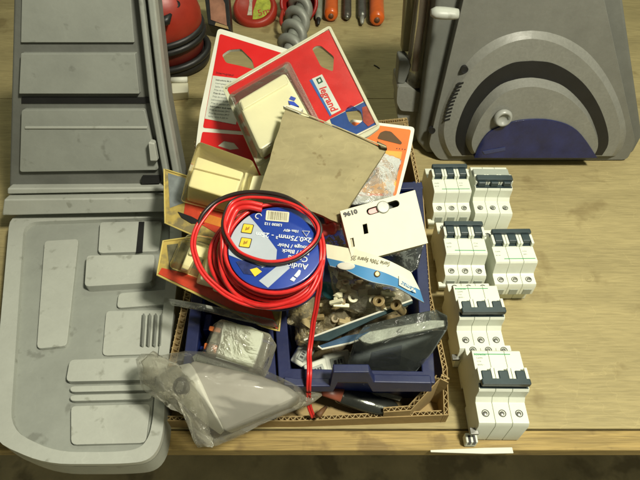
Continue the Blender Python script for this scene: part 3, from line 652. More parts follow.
# ------------------------------------------------------------------ white box with slots
ef = Fr(380, 225, 1.57, (.10,-.50,1))
o = P(380,235,1.34); wx = thing('white_carton', 'white cardboard carton with keyhole cut-out, two small slots and stamped number', 'carton', o)
q = [(340,211),(415,190),(428,243),(353,263)]; pl = ef.ls(q)
kh = []
for t in range(0, 360, 20):
    pass
def capsule(x0, y0, x1, y1, r, c=0):
    a = Vector(ef.l(x0, y0, c)); b = Vector(ef.l(x1, y1, c)); d = (b-a).normalized(); an = math.atan2(d.y, d.x)
    return [(b.x+r*math.cos(an+R(t)), b.y+r*math.sin(an+R(t))) for t in range(-90, 91, 20)]+[(a.x+r*math.cos(an+R(t)), a.y+r*math.sin(an+R(t))) for t in range(90, 271, 20)]
sl = [capsule(370, 211.5, 396, 203.5, .032), ef.ls([(362.5,224.5),(367,223.3),(368.6,233.2),(364,234.3)]), ef.ls([(350,238.5),(353.5,237.5),(355,246.5),(351.5,247.5)])]
bm = B(); plate(bm, ef, pl, -.025, 0, holes=sl); obj('top_panel', bm, offw, wx)
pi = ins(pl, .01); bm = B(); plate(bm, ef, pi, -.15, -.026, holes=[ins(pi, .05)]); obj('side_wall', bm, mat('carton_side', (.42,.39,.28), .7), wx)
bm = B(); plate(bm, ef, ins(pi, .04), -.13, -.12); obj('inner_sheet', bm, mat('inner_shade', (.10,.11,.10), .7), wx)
bm = B(); plate(bm, ef, capsule(371, 211.2, 382, 207.8, .022), -.05, -.012); obj('pink_insert', bm, mat('pink_plastic', (.55,.20,.18), .4), wx)
bm = B(); a, b = ef.l(383, 207.3); lathe(bm, ef, a, b, [(.055,-.03),(.058,.006),(.05,.012),(.02,.012)], 22); obj('round_window', bm, mat('dull_grey', (.22,.23,.18), .3, .2, 12), wx)
text('9610', ef, 350.5, 213.3, .056, (366, 208.8), ink, wx, c=.002, squash=1.15, bold=.003)
# dark clear tray hanging out under the white carton
bm = B(); g = Fr(385, 256, .95, (.0,-.5,1)); pillow(bm, g, g.ls([(362,258),(424,243),(418,268),(405,277),(372,270)]), .08, .05, .05, 4, 8, 9); obj('clear_tray', bm, baggrey, smooth=True, label='grey clear plastic packet tucked under the white carton', cat='packet')

def lump(bm, g, s, k):
    if k % 3 == 0:
        hull(bm, [g.w(random.uniform(-1,1)*s, random.uniform(-.8,.8)*s, random.uniform(-.6,.6)*s) for _ in range(12)])
    elif k % 6 == 1:
        lathe(bm, g, 0, 0, [(s*.25,-s*1.2),(s*.45,-s*1.2),(s*.45,s*.4),(s*.62,s*.45),(s*.62,s*.7),(s*.25,s*.7),(s*.22,-s*.9)], 14)
    else:
        plate(bm, g, [(-s*1.2,-s*.5),(s*1.2,-s*.5),(s*1.2,s*.1),(s*.3,s*.1),(s*.3,s*.6),(-s*.4,s*.6),(-s*.4,s*.1),(-s*1.2,s*.1)], -s*.35, s*.35)
# ------------------------------------------------------------------ blue header card on a bag
hc = thing('header_card_bag', 'curved white and blue header card stapled on a clear bag of cream fittings', 'bag', P(370,290,.7))
hp_t = [(326,244),(345,247.5),(365,252),(385,259),(400,266),(411,272)]; hp_m = [(327,258),(345,262),(363,266.5),(383,272),(400,279.5),(420,290)]; hp_b = [(330,266),(345,270),(357,276),(372,282),(395,287),(412,296),(424,302.5)]
def strip(pa, pb, za, zb, c, th, m, name, parent, k=6):
    A = spline([P(x, y, z)+Vector((0,0,c)) for (x, y), z in zip(pa, za)], k); Bb = spline([P(x, y, z)+Vector((0,0,c)) for (x, y), z in zip(pb, zb)], k)
    n = 24
    def samp(L, t): x = t*(len(L)-1); i = min(int(x), len(L)-2); return L[i].lerp(L[i+1], x-i)
    bm = B(); rows = []
    for i in range(n+1):
        a, b = samp(A, i/n), samp(Bb, i/n); rows.append([bm.verts.new(a), bm.verts.new(b), bm.verts.new(b-Vector((0,0,th))), bm.verts.new(a-Vector((0,0,th)))])
    for r0, r1 in zip(rows, rows[1:]):
        for j in range(4): bm.faces.new((r0[j], r0[(j+1) % 4], r1[(j+1) % 4], r1[j]))
    bm.faces.new(rows[0]); bm.faces.new(rows[-1]); return obj(name, bm, m, parent)
zt = [1.46,1.48,1.49,1.47,1.42,1.36]; zm = [1.41,1.43,1.435,1.415,1.362,1.29]; zb_ = [1.362,1.38,1.38,1.365,1.32,1.26,1.21]
strip(hp_t, hp_m, zt, zm, 0, .012, mat('header_white', (.62,.62,.46), .5, .08, 4), 'white_header', hc)
strip(hp_m, hp_b, zm, zb_, 0, .012, lblue, 'blue_header', hc)
strip([(x-.5, y-.8) for x, y in hp_b], hp_b, zb_, zb_, .002, .012, white, 'header_edge', hc)
gf = Fr(0,0,0, (0,-.62,1), o=P(345, 262, 1.27)); 
gf2 = Fr(0,0,0, (.28,-.60,1), o=P(405, 279, 1.2))
bm = B(); a = P(346.5,265.5,1.41); g = Fr3((335,260,1.42),(363,266.5,1.435),(345,270,1.38), (346,266)); lathe(bm, g, 0, 0, [(.078,-.03),(.078,.0),(.07,.002)], 26, 1.0, .42); obj('white_oval', bm, white, hc)
gt = Fr3((345,247.5,1.48),(392,262.5,1.445),(363,266.5,1.435), (370,260))
text('Serie 700s Spare 25', gt, 371, 260.3, .052, (352, 256.8), mat('brown_ink', (.22,.20,.12), .6), hc, c=.01, squash=.8)
g3 = Fr3((396,278,1.375),(420,290,1.29),(408,293.5,1.28), (408,287), .010)
bm = B(); plate(bm, g3, g3.ls([(399,276),(409,281),(414,285),(416,293),(408,290),(399,285)]), -.02, .0); obj('name_tag', bm, white, hc)
text('Zamac', g3, 408.3, 286.6, .052, (400.8, 282.4), lblue, hc, c=.004)
bm = B(); g = Fr(0,0,0,(.1,-.6,1), o=P(377,274,1.40)); lathe(bm, g, 0, 0, [(.03,-.03),(.028,.008),(.018,.014)], 14); obj('eyelet', bm, mat('brass', (.25,.18,.08), .35, metal=.7), hc)
g = Fr(370, 290, .86, (0,-.35,1)); bm = B(); pillow(bm, g, g.ls([(328,262),(355,272),(380,280),(408,292),(412,303),(398,314),(360,314),(335,304)]), .26, .1, .10, 3.2, 12, 2); obj('clear_bag', bm, clear, hc, smooth=True)
for k in range(34):
    x = 335+random.random()*64; y = 272+random.random()*36; q = P(x, y, .84+random.random()*.16); g = Fr(0,0,0, (random.uniform(-.6,.6), random.uniform(-.6,.2), 1), o=q)
    bm = B(); lump(bm, g, random.uniform(.05,.095), k); obj('fitting', bm, random.choice([cream, ivory, ivory, mat('brown_fitting', (.24,.18,.08), .4)]), hc, bevel=.008)

# ------------------------------------------------------------------ left yellowed blister packs
def ypack(label, f, outl, prints, prod, shell, hw, extra=None):
    t = thing('blister_pack', label, 'blister pack', P(*outl[-1], .8), 'yellowed clear blister packs stacked at the left of the heap')
    bm = B(); plate(bm, f, rnd(f.ls(outl), .04), -.025, 0); obj('backing_card', bm, yellowed, t, bevel=.006)
    for nm, pl, m in prints:
        bm = B(); plate(bm, f, f.ls(pl), .0005+prints.index((nm, pl, m))*.003, .004+prints.index((nm, pl, m))*.003); obj(nm, bm, m, t)
    for (lo, hi, h, m) in prod:
        bm = B(); hull(bm, [f.w(a, b, .01) for a, b in f.ls(lo)]+[f.w(a, b, h) for a, b in f.ls(hi, h)]); obj('cream_insert', bm, m, t, bevel=.02, seg=3)
    lo, hi = shell; bm = B(); hull(bm, [f.w(a, b, .015) for a, b in f.ls(lo)]+[f.w(a, b, hw) for a, b in f.ls(hi, hw)]); obj('clear_shell', bm, clearyl, t, bevel=.04, seg=3)
    bm = B(); pts = [f.p(x, y, .006) for x, y in outl]; pts = [pts[i].lerp(pts[(i+1) % len(pts)], k/5) for i in range(len(pts)) for k in range(5)]
    tube(bm, pts, .009, 6, closed=True); obj('sealed_edge', bm, mat('yellow_edge', (.55,.44,.13), .25, .1, 4, coat=.4), t, smooth=True)
    return t
dkprint = mat('dark_picture', (.13,.12,.07), .35, .7, 5, coat=.3); greypr = mat('grey_blue_print', (.17,.19,.19), .4, .4, 4, coat=.3)
redpr = mat('red_strip_print', (.50,.05,.02), .4, .3, 5, coat=.3); orpr = mat('orange_strip_print', (.60,.20,.03), .4, .3, 5, coat=.3)
yf = Fr(215, 195, 1.05, (-.05,-.30,1))
yp1 = ypack('yellowed clear blister pack with cream switch box, upper of the two at the left', yf,
      [(164,169),(190,177),(262,200),(262,236),(232,252),(165,223)],
      [('grey_print', [(168,173),(190,180),(192,200),(170,208)], greypr), ('red_strip', [(186,198),(240,212),(255,232),(232,243),(184,214)], redpr), ('orange_strip', [(200,212),(226,220),(226,229),(203,222)], orpr), ('black_swoosh', [(178,212),(192,217),(205,224),(192,224),(182,218)], black)],
      [([(187,201),(234,214),(245,190),(196,176)], [(188,186),(234,200),(244,172),(197,156)], .35, cream),
       ([(240,205),(262,210),(266,190),(246,184)], [(240,196),(262,201),(266,178),(245,171)], .22, cream)],
      ([(180,203),(250,221),(266,186),(196,166)], [(184,184),(242,200),(254,160),(198,140)]), .42)
bm = B(); a = [yf.p(x, y, .355) for x, y in ((193,168),(240,180))]; tube(bm, [a[0].lerp(a[1], k/4) for k in range(5)], .008, 6); obj('mould_line', bm, mat('line_shade', (.4,.35,.18), .5), yp1)
yf2 = Fr(215, 280, 1.00, (-.05,-.28,1))
yp2 = ypack('yellowed clear blister pack with cream frame and red stripe, lower one under the cable', yf2,
      [(163,241),(200,236),(262,250),(283,290),(279,331),(262,326),(157,275)],
      [('dark_print', [(167,245),(200,241),(245,256),(235,285),(170,272)], dkprint), ('red_strip', [(162,268),(200,277),(270,306),(278,329),(262,324),(158.5,274)], redpr), ('orange_strip', [(222,243),(232,246),(236,256),(226,254)], orpr)],
      [([(180,272),(189,275),(200,252),(190,248)], [(181,268),(188,270),(199,250),(190,246)], .18, cream),
       ([(188,257),(238,271),(244,260),(191,246)], [(188,254),(237,267),(242,257),(192,243)], .22, cream),
       ([(196,284),(220,291),(230,258),(206,252)], [(200,279),(219,285),(228,256),(208,250)], .24, cream),
       ([(212,291),(262,308),(270,268),(226,262)], [(213,284),(258,300),(266,264),(229,258)], .22, cream)],
      ([(168,268),(255,300),(268,262),(180,240)], [(174,260),(248,290),(256,262),(184,238)]), .28)
bm = B(); g = Fr(198, 258, 1.06, (0,-.3,1)); plate(bm, g, g.ls([(189,266),(196,252),(228,262),(212,275)]), -.0, .008); obj('dark_cavity', bm, black, yp2)
for x, y in ((199,262),(205,266),(212,268)):
    bm = B(); g = Fr(x, y, 1.10, (.3,-.5,1)); lathe(bm, g, 0, 0, [(.02,-.04),(.024,.03),(.01,.04)], 10, 1, 2); obj('contact', bm, cream, yp2, smooth=True)
# third clear capsule between them
bm = B(); g = Fr(215, 238, 1.22, (0,-.3,1)); pillow(bm, g, rnd(g.ls([(186,233),(215,238),(233,243),(222,256),(200,250),(184,244)]), .1), .12, .03, .02, 3, 8, 5); obj('clear_capsule', bm, clearyl, smooth=True, label='small domed clear capsule between the two yellowed blister packs', cat='capsule')
# cream lumps between spool and packs
for i, (x, y, z, s, lb) in enumerate(((232,262,1.22,.16,'cream switch cover half hidden under the left of the cable spool'), (262,186,1.38,.15,'cream switch cover under the edge of the tan sheet'))):
    bm = B(); g = Fr(x, y, z, (-.1,-.3,1)); box(bm, g, -s, s*1.2, -s*.9, s*.9, -.12, 0); obj('switch_cover', bm, cream, bevel=.03, seg=3, label=lb, cat='switch cover')

# ------------------------------------------------------------------ cable spool
sf = Fr(275.5, 246, 1.66, (-.03,-.15,1))
sp = thing('cable_spool', 'round blue labelled spool wound with red and black twin cable on top of the heap', 'cable spool', sf.w(0,0,-.42))
Rr = .395
bm = B(); lathe(bm, sf, 0, 0, [(Rr,-.03),(Rr,-.004),(Rr-.01,0)], 64); disc = obj('label_disc', bm, discb, sp)
bm = B(); lathe(bm, sf, 0, 0, [(.26,-.40),(.26,-.031)], 32); obj('hub', bm, mat('hub_grey', (.2,.2,.18), .5), sp)
bm = B(); lathe(bm, sf, 0, 0, [(Rr,-.44),(Rr,-.41)], 48); obj('back_flange', bm, bluebin, sp)
def arc(r, a0, a1, n=14): return [(r*math.cos(R(a0+(a1-a0)*k/n)), r*math.sin(R(a0+(a1-a0)*k/n))) for k in range(n+1)]
pl = arc(Rr-.006, 128, 192)+sf.ls([(246,262),(262,268),(276,262),(277,250),(268,238),(258,226)])
bm = B(); plate(bm, sf, pl, .0005, .004); obj('lilac_swoosh', bm, discg, disc)
bm = B(); plate(bm, sf, sf.ls([(259,281),(268,288),(290,268),(284,262),(275,268)]), .0005, .004); obj('lilac_swoosh', bm, discg, disc)
for x, y in ((247.5,229),(245.5,243)):
    bm = B(); q = Vector(sf.l(x, y)); sq = [(q.x+.068*math.cos(R(t)), q.y+.068*math.sin(R(t))) for t in (35,125,215,305)]
    plate(bm, sf, rnd(sq, .012), .0045, .006); k_ = obj('diamond_outline', bm, ink, disc)
    bm = B(); plate(bm, sf, rnd([(q.x+(a-q.x)*.86, q.y+(b-q.y)*.86) for a, b in sq], .01), .0065, .008); obj('yellow_diamond', bm, yel, disc)
    bm = B(); plate(bm, sf, [(q.x-.02,q.y-.02),(q.x+.015,q.y-.01),(q.x+.02,q.y+.02),(q.x,q.y+.005),(q.x-.01,q.y+.02)], .0085, .010); obj('pictogram', bm, mat('brown_pic', (.35,.2,.02), .5), disc)
bm = B(); plate(bm, sf, sf.ls([(236,262),(246,260),(262,267),(258,276),(244,274)]), .0045, .006); obj('dark_blue_print', bm, mat('dk_print', (.02,.03,.12), .4, .5, 14), disc)
bm = B(); plate(bm, sf, sf.ls([(250,270),(257,268),(262,272),(255,277)]), .0065, .008); obj('yellow_mark', bm, yel, disc)
bm = B(); q = rnd(sf.ls([(266.5,210.5),(289.5,212.5),(288.5,222.5),(265.5,220.5)]), .012); plate(bm, sf, q, .0005, .005); bc = obj('barcode_sticker', bm, mat('sticker_cream', (.66,.64,.46), .5), disc)
bm = B(); x = 268.5
while x < 287:
    w_ = random.choice([.35, .5, .8]); y = 211.5+(x-266)*.085; plate(bm, sf, sf.ls([(x,y),(x+w_,y),(x+w_-.7,y+8.0),(x-.7,y+8.0)]), .0055, .007); x += w_+random.choice([.6, .8, 1.0])
obj('barcode', bm, mat('barcode_ink', (.16,.14,.08), .6), bc)
wt_ = mat('white_lettering', (.62,.66,.70), .5, .04)
for s, x, y, sz, sl_ in (('LS030 112', 282, 225.2, .036, 2), ('10m 40V', 299, 231.5, .036, 2), ('2x0.75mm\u00b2 - 25m', 311.5, 240.2, .066, 2.3), ('Rouge / Noir', 309.5, 248, .050, 2), ('Red / Black', 309.5, 253.3, .050, 2), ('Cable', 308, 259.5, .072, 2), ('Audio', 308, 266.8, .072, 2)):
    text(s, sf, x, y, sz, (x-20, y-sl_), wt_, disc, c=.006, bold=.001, align='LEFT')
bm = B(); pts = [sf.p(x, y, .008) for x, y in ((302.5,231),(309.5,231.5),(306.3,236.5))]; tube(bm, pts, .005, 6, closed=True); obj('triangle_mark', bm, wt_, disc)
bm = B(); pts = [sf.w(*sf.l(258.5,216.5), .006)+sf.u*.026*math.cos(R(t))+sf.v*.026*math.sin(R(t)) for t in range(0, 300, 25)]; tube(bm, pts, .005, 6); obj('recycling_mark', bm, wt_, disc)
bm = B(); plate(bm, sf, sf.ls([(294,276),(299,270),(301,271),(300,275),(297,278)]), .005, .007); plate(bm, sf, sf.ls([(290,280),(293,277),(296,279),(294,282)]), .005, .007); obj('white_fleck', bm, wt_, disc)

# two core cable: red and black side by side
def twin(path, parent, k=8, closed=False, side=1, r=.0135, red_only=False, seg=8):
    pts = spline(path, k, closed); n = len(pts)
    pts = [p+Vector((noise.noise(p*4), noise.noise(p*4+Vector((9,0,0))), .5*noise.noise(p*4+Vector((0,7,0)))))*.022 for p in pts]
    off = []
    for i in range(n):
        t = (pts[(i+1) % n]-pts[i-1]) if closed or 0 < i < n-1 else pts[min(i+1, n-1)]-pts[max(0, i-1)]
        x = t.cross(Vector((0,-.5,1))); off.append(x.normalized()*side*r*.95 if x.length else Vector((r,0,0)))
    bm = B(); tube(bm, [p+o for p, o in zip(pts, off)], r, seg, closed); obj('red_core', bm, cabr, parent, smooth=True)
    if not red_only:
        bm = B(); tube(bm, [p-o*.75-Vector((0,-r*.5,r*1.1)) for p, o in zip(pts, off)], r*.95, seg, closed); obj('black_core', bm, cabk, parent, smooth=True)
    else:
        bm = B(); tube(bm, [p-o for p, o in zip(pts, off)], r, seg, closed); obj('red_core', bm, cabr, parent, smooth=True)
# wound turns beneath the label
for j, (cx, cy, rx, ry, c) in enumerate(((275,249,49.5,44,-.02), (274,251,49,45,-.09), (272,254,50,46,-.16), (271,256,50.5,46.5,-.23), (269,258,51,46,-.30), (268,257,53,47,-.20), (266,256,53,48.5,-.27), (270,258,51,48,-.12), (264,258,54,47,-.24), (271,257,50,47.5,-.34), (272,254,47,43,-.33))):
    bm = B(); pts = []
    for k in range(48):
        t = k/48*2*math.pi; w_ = 1+.012*math.sin(3*t+j*2)+.02*noise.noise(Vector((math.cos(t)*1.5, math.sin(t)*1.5, j*3))); pts.append(sf.p(cx+rx*w_*math.cos(t), cy+ry*w_*math.sin(t), c+.02*math.sin(2*t+j)))
    tube(bm, pts, .018, 8, closed=True); obj('cable_turn', bm, cabr if j != 3 else mat('dull_red_sheath', (.42,.02,.02), .35), sp, smooth=True)
def lp(pts): return [sf.p(x, y, c) for x, y, c in pts]
# big loose loop to the left
twin(lp([(257,193.5,.06),(238,195,.04),(217,203,.02),(201,218,0),(193.5,238,-.02),(197,260,-.04),(208,279,-.08),(226,294,-.12),(250,303,-.15),(280,305,-.15),(305,297,-.1),(318,280,-.06),(322.5,258,.0),(321,236,.04),(310,214,.07),(290,200,.08)]), sp, closed=True, side=-1, red_only=True)
bm = B(); tube(bm, spline(lp([(197,228,-.03),(203,214,.02),(217,201,.04),(237,193.5,.06),(258,192,.07),(280,195,.09),(297,203,.09),(311,216,.07)]), 8), .0185, 8); obj('black_core', bm, cabk, sp, smooth=True)
# loop crossing the label
twin(lp([(266,196,.09),(246,196,.09),(231,203,.08),(224,216,.07),(225,232,.06),(232,246,.05),(245,257,.045),(266,263,.045),(292,260,.045),(309,250,.05),(319,238,.06),(320,225,.08),(309,211,.09),(290,201,.10)]), sp, closed=True, side=-1)
# inner strand at the left
twin(lp([(262,207,.04),(248,205,.06),(234,210,.05),(227,224,.03),(224,242,-.02),(226,262,-.08),(238,280,-.14),(256,292,-.2),(280,298,-.2)]), sp, red_only=True, r=.022)
twin(lp([(210,230,-.1),(205,246,-.12),(210,264,-.14),(224,280,-.18),(244,292,-.22),(262,297,-.25)]), sp, red_only=True, r=.02) if False else None
# the free end running down into the box
twin([sf.p(320,232,.02), sf.p(321.5,252,-.02), P(320.5,275,1.42), P(317,300,1.15), P(312.5,325,.92), P(310,350,.77), P(308.8,366,.78), P(308.8,378,.75), P(309.2,390,.62), P(310.5,403,.40), P(313,416,.22)], sp, side=-1, k=6, red_only=True, r=.0125)

# ------------------------------------------------------------------ strips, packs and bags in the front
g = Fr(220, 312, .98, (-.05,-.2,1)); st_ = thing('clear_strip', 'long narrow clear plastic sleeve lying across the left bin', 'plastic sleeve', P(220,318,.8))
bm = B(); plate(bm, g, g.ls([(169,299),(200,304),(240,312),(274,320),(279,327),(262,325),(232,318),(205,311),(170,304)]), -.03, .03); obj('sleeve', bm, film('strip_film', (.86,.87,.82), .14, (.35,.36,.32), 1.0, 5, .5), st_, bevel=.015)
bm = B(); plate(bm, g, g.ls([(206,306),(213,307.5),(214,311),(207,309.5)]), -.035, .04); obj('joint', bm, greyl, st_, bevel=.01)

pf = Fr(235, 348, .80, (-.1,-.42,1)); cp = thing('clear_box_pack', 'clear plastic box with white paper insert and orange terminals in front of the spool', 'clear box', P(235,368,.5))
lo = [(200,362),(262,382),(275,352),(270,330),(222,320),(210,322)]
bm = B(); hull(bm, [pf.p(x, y, -.16) for x, y in [(198,362),(266,384),(278,344),(214,322)]]+[pf.p(x, y, .06) for x, y in [(205,352),(262,370),(272,334),(220,318)]]); obj('clear_lid', bm, clear, cp, bevel=.03, seg=3)
bm = B(); q = pf.ls([(224,322),(252,327),(264,333),(262,344),(253,369),(216,358),(221,342)]); plate(bm, pf, q, -.02, .035); obj('paper_insert', bm, mat('pack_white', (.60,.65,.58), .5, .1, 4), cp, bevel=.01)
for x, y, w_, h_ in ((214,328,14,5), (209,345,14,7), (216,350,7,4)):
    bm = B(); plate(bm, pf, pf.ls([(x-6,y-3),(x-6+w_,y),(x-7+w_,y+h_),(x-7,y+h_-3)]), -.09, -.03); obj('orange_terminal', bm, mat('terminal_orange', (.50,.13,.03), .4, .3, 8), cp, bevel=.015)
bm = B(); plate(bm, pf, pf.ls([(205,340),(222,344),(221,322),(213,322)]), -.13, -.095); obj('inner_tray', bm, mat('tray_dull', (.16,.17,.13), .4, .3, 6), cp)
bm = B(); plate(bm, pf, pf.ls([(256,340),(268,343),(266,362),(258,368)], .0), -.06, .0); obj('dark_end', bm, mat('tray_dark', (.05,.055,.045), .3, .3, 6), cp, bevel=.02)
bm = B(); g = Fr(235, 370, .70, (-.1,-.3,1)); plate(bm, g, g.ls([(193,357),(197,354),(264,377),(267,384),(262,388),(196,364)]), -.02, .02)
a = [g.p(x, y, .03) for x, y in ((198,358),(230,367.5),(262,380))]; tube(bm, a, .028, 8); obj('flange', bm, film('flange_film', (.85,.88,.82), .25, (.5,.52,.46), 1.0, 5, .6), cp)

# grey housing inside a milky bag
hs = thing('moulded_housing', 'grey beige moulded plastic housing with black round inlet, wrapped in the milky bag', 'housing', P(230,400,.36))
T = lambda x, y, z: P(x, y, z-.10)
bm = B(); hull(bm, [T(192,360,1.0), T(262,376,.92), T(290,387,.84), T(300,394,.78), T(299,404,.66), T(288,408,.76), T(298,398,.80), T(225,432,.80), T(206,404,.92), T(184,372,.98), T(230,434,.55), T(296,400,.5), T(200,372,.5), T(262,382,.5)]); obj('body', bm, housing, hs, bevel=.03, seg=3)
bm = B(); hull(bm, [T(183,372,.985), T(193,361,1.01), T(208,402,.94), T(226,432,.82), T(158,374,.78), T(164,390,.66), T(205,424,.62), T(170,366,.86), T(222,436,.7)]); face = obj('end_face', bm, mat('housing_pale', (.56,.56,.49), .55, .06, 3), hs, bevel=.03, seg=3)
p_ = T(183, 386, .90); v_ = (CAM-p_).normalized(); nn = Vector((-.45,-.35,.85)).normalized(); bm = B(); g = Fr(0,0,0, nn, o=p_+nn*.03); lathe(bm, g, 0, 0, [(.072,-.08),(.072,.012),(.055,.014),(.05,-.01)], 24, 1.0, 1.0); obj('inlet', bm, black, hs)
bm = B(); lathe(bm, g, 0, 0, [(.04,-.0),(.04,.006)], 16); obj('inlet_plug', bm, greyd, hs)
bgf = Fr(220, 395, .62, (-.1,-.25,1)); bg = thing('plastic_bag', 'crumpled milky plastic bag around a grey housing at the near left corner of the box', 'plastic bag', P(220,410,.34))
bm = B(); pillow(bm, bgf, bgf.ls([(140,362),(146,356),(168,358),(192,353),(225,358),(262,368),(300,388),(306,398),(300,408),(262,424),(240,436),(214,447),(203,441),(190,418),(163,402),(146,392)]), .50, .22, .035, 1.8, 16, 1, 110, 0, .36, .02)
obj('bag_film', bm, bagmilk, bg, smooth=True)
bm = B(); pillow(bm, bgf, bgf.ls([(139,362),(150,352),(176,362),(196,384),(206,420),(214,446),(196,447),(190,418),(160,400),(143,384)], .25), 
    .10, .03, .08, 3.0, 12, 8, 90, .22, .5, .05); obj('loose_flap', bm, bagflap, bg, smooth=True)
bm = B(); g = Fr(298, 397, .45, (0,-.2,1)); pillow(bm, g, g.ls([(285,378),(300,384),(318,388),(322,396),(310,405),(296,410),(284,404)]), .1, .03, .06, 4, 8, 6); obj('bag_tail', bm, clear, bg, smooth=True)

# wrapped cutter: brown handle and dark metallic sheath
wc = thing('wrapped_cutter', 'dark glossy capsule shaped tool with reddish brown handle on the box floor', 'cutter', P(355,402,.04))
bm = B(); pts = [P(x, y, z) for x, y, z in ((318,386,.30),(330,389,.30),(343,394,.28))]; tube(bm, pts, [.085,.09,.085], 12, flat=.4); obj('handle', bm, mat('red_brown', (.20,.055,.03), .4, .2, 5), wc, smooth=True)
bm = B(); pts = spline([P(x, y, z) for x, y, z in ((337,394,.20),(345,396,.21),(360,400,.2),(376,405,.17),(390,408,.14),(397,410,.12))], 4)
n = len(pts); tube(bm, pts, [.10*math.sin(math.pi*min(1, .18+.8*i/(n-1)*.92))**.5 for i in range(n)], 14, flat=.7); obj('sheath', bm, mat('gunmetal', (.10,.105,.09), .16, .3, 3, metal=.8, bump=.3, bscale=5), wc, smooth=True)
bm = B(); g = Fr(383, 397, .2, (0,-.3,1)); plate(bm, g, g.ls([(352,385),(372,389),(402,397),(400,401),(372,394),(354,389)]), -.01, .0); obj('plastic_tail', bm, clear, wc)
bm = B(); tube(bm, [P(318,416,.31), P(322,411,.30), P(326,407,.22)], [.03,.025,.015], 8); obj('brown_scrap', bm, mat('scrap_brown', (.13,.06,.02), .7), smooth=True, label='small brown paper scrap at the cable end on the front cardboard edge', cat='scrap')

# ------------------------------------------------------------------ contents of the right bin
bm = B(); g = Fr(350, 330, .25); pillow(bm, g, g.ls([(292,300),(405,290),(415,372),(300,368)]), .14, .1, .12, 3, 12, 11); obj('brown_bag', bm, mat('brown_crumple', (.12,.09,.04), .5, .4, 5, .4), smooth=True, label='crumpled brown bag lining the bottom of the right bin', cat='bag')
for i, (pl, z, h, m, lb, sd) in enumerate((
      ([(290,300),(318,296),(322,318),(306,332),(288,322)], .62, .2, bagbrown, 'brownish clear bag beside the running red cable, left of the teal packet', 21),
      ([(318,300),(352,296),(372,306),(350,328),(320,330)], .60, .22, bagbrown, 'crumpled brownish clear bag under the bag of cream fittings', 22),
      ([(296,322),(330,322),(340,338),(318,350),(296,345)], .5, .15, bagbrown, 'small brownish clear bag just above the white terminals', 23))):
    g = Fr(*[sum(p[k] for p in pl)/len(pl) for k in (0, 1)], z, (0,-.25,1)); bm = B(); pillow(bm, g, g.ls(pl), h, .08, .12, 3.5, 10, sd, 64, 0, .6, .05)
    t = thing('clear_bag', lb, 'bag', g.o+Vector((0,0,-.1)), 'small clear bags in the right bin'); obj('film', bm, m, t, smooth=True)
    for k in range(6):
        c_ = sum((Vector(p) for p in pl), Vector((0,0)))/len(pl); p = Vector(random.choice(pl)).lerp(c_, random.uniform(.35,.9)); q = P(p.x, p.y, z+.05); gg = Fr(0,0,0, (random.uniform(-.7,.7), random.uniform(-.7,.3), 1), o=q); s = random.uniform(.04,.08)
        bm = B(); lump(bm, gg, s*1.2, k); obj('fitting', bm, random.choice([mat('brown_fitting', (.24,.18,.08), .4), mat('tan_fitting', (.40,.32,.16), .4), mat('olive_fitting', (.15,.14,.07), .4)]), t, bevel=.012)
bm = B(); g = Fr(332, 290, .80, (.1,-.45,1)); pillow(bm, g, rnd(g.ls([(320,281),(338,283),(346,292),(342,300),(328,300),(321,295)]), .05), .06, .03, .02, 4, 8, 3); obj('teal_packet', bm, teal, smooth=True, label='teal plastic packet under the left end of the blue header card', cat='packet')
# pinkish cable grips
for x, y, z, lb in ((334,219,1.30,'pink red cable grip nearest the tan sheet'), (329,229,1.28,'pink red cable grip touching the spool edge, below the other')):
    t = thing('cable_grip', lb, 'cable grip', P(x, y, z-.1)); bm = B(); a, b = P(x-9, y+2, z), P(x+7, y-1, z); tube(bm, [a.lerp(b, k/6) for k in range(7)], [.04,.06,.062,.05,.06,.06,.04], 14); obj('sleeve', bm, mat('pink_red', (.70,.10,.09), .35, .1, 5), t, smooth=True)
    bm = B(); tube(bm, [b, b+(b-a)*.25], .028, 10); obj('nose', bm, mat('pink_pale', (.65,.38,.3), .35), t, smooth=True)
# clear crystals bag right of cable
bm = B(); g = Fr(333, 238, 1.12, (0,-.3,1)); pillow(bm, g, g.ls([(322,232),(345,228),(352,246),(340,254),(324,252)]), .12, .05, .08, 5, 8, 31); obj('clear_wrap', bm, clear, smooth=True, label='clump of clear wrap between spool, white carton and header card', cat='wrap')

# thin flat packets with pale edges
for i, (pl, z, m, nrm, lb, em) in enumerate((
      ([(304,340),(352,322),(412,300),(413,303),(376,318),(328,341)], .86, mat('packet_teal_dark', (.03,.055,.06), .75, .4, 4, spec=.15), (-.05,-.3,1), 'flat dark teal packet with a long pale edge, upper of two', white),
      ([(318,346),(345,336),(372,331),(372,336),(350,343),(322,349)], .82, mat('packet_blue_grey', (.05,.10,.17), .75, .4, 4, spec=.15), (-.05,-.3,1), 'flat blue grey packet with pale edge, lower of two behind dark pad', white))):
    g = Fr(pl[1][0], pl[1][1], z, nrm); t = thing('flat_packet', lb, 'packet', g.o+Vector((0,0,-.05)), 'flat packets in the right bin')
    bm = B(); plate(bm, g, g.ls(pl), -.03, 0); obj('card', bm, m, t, bevel=.005)
    bm = B(); e = [pl[0], pl[1], pl[2]] if i == 0 else [pl[0], pl[5], pl[4], pl[3]]; tube(bm, [g.p(x, y, .0) for x, y in e], .009, 6); obj('pale_edge', bm, em, t)

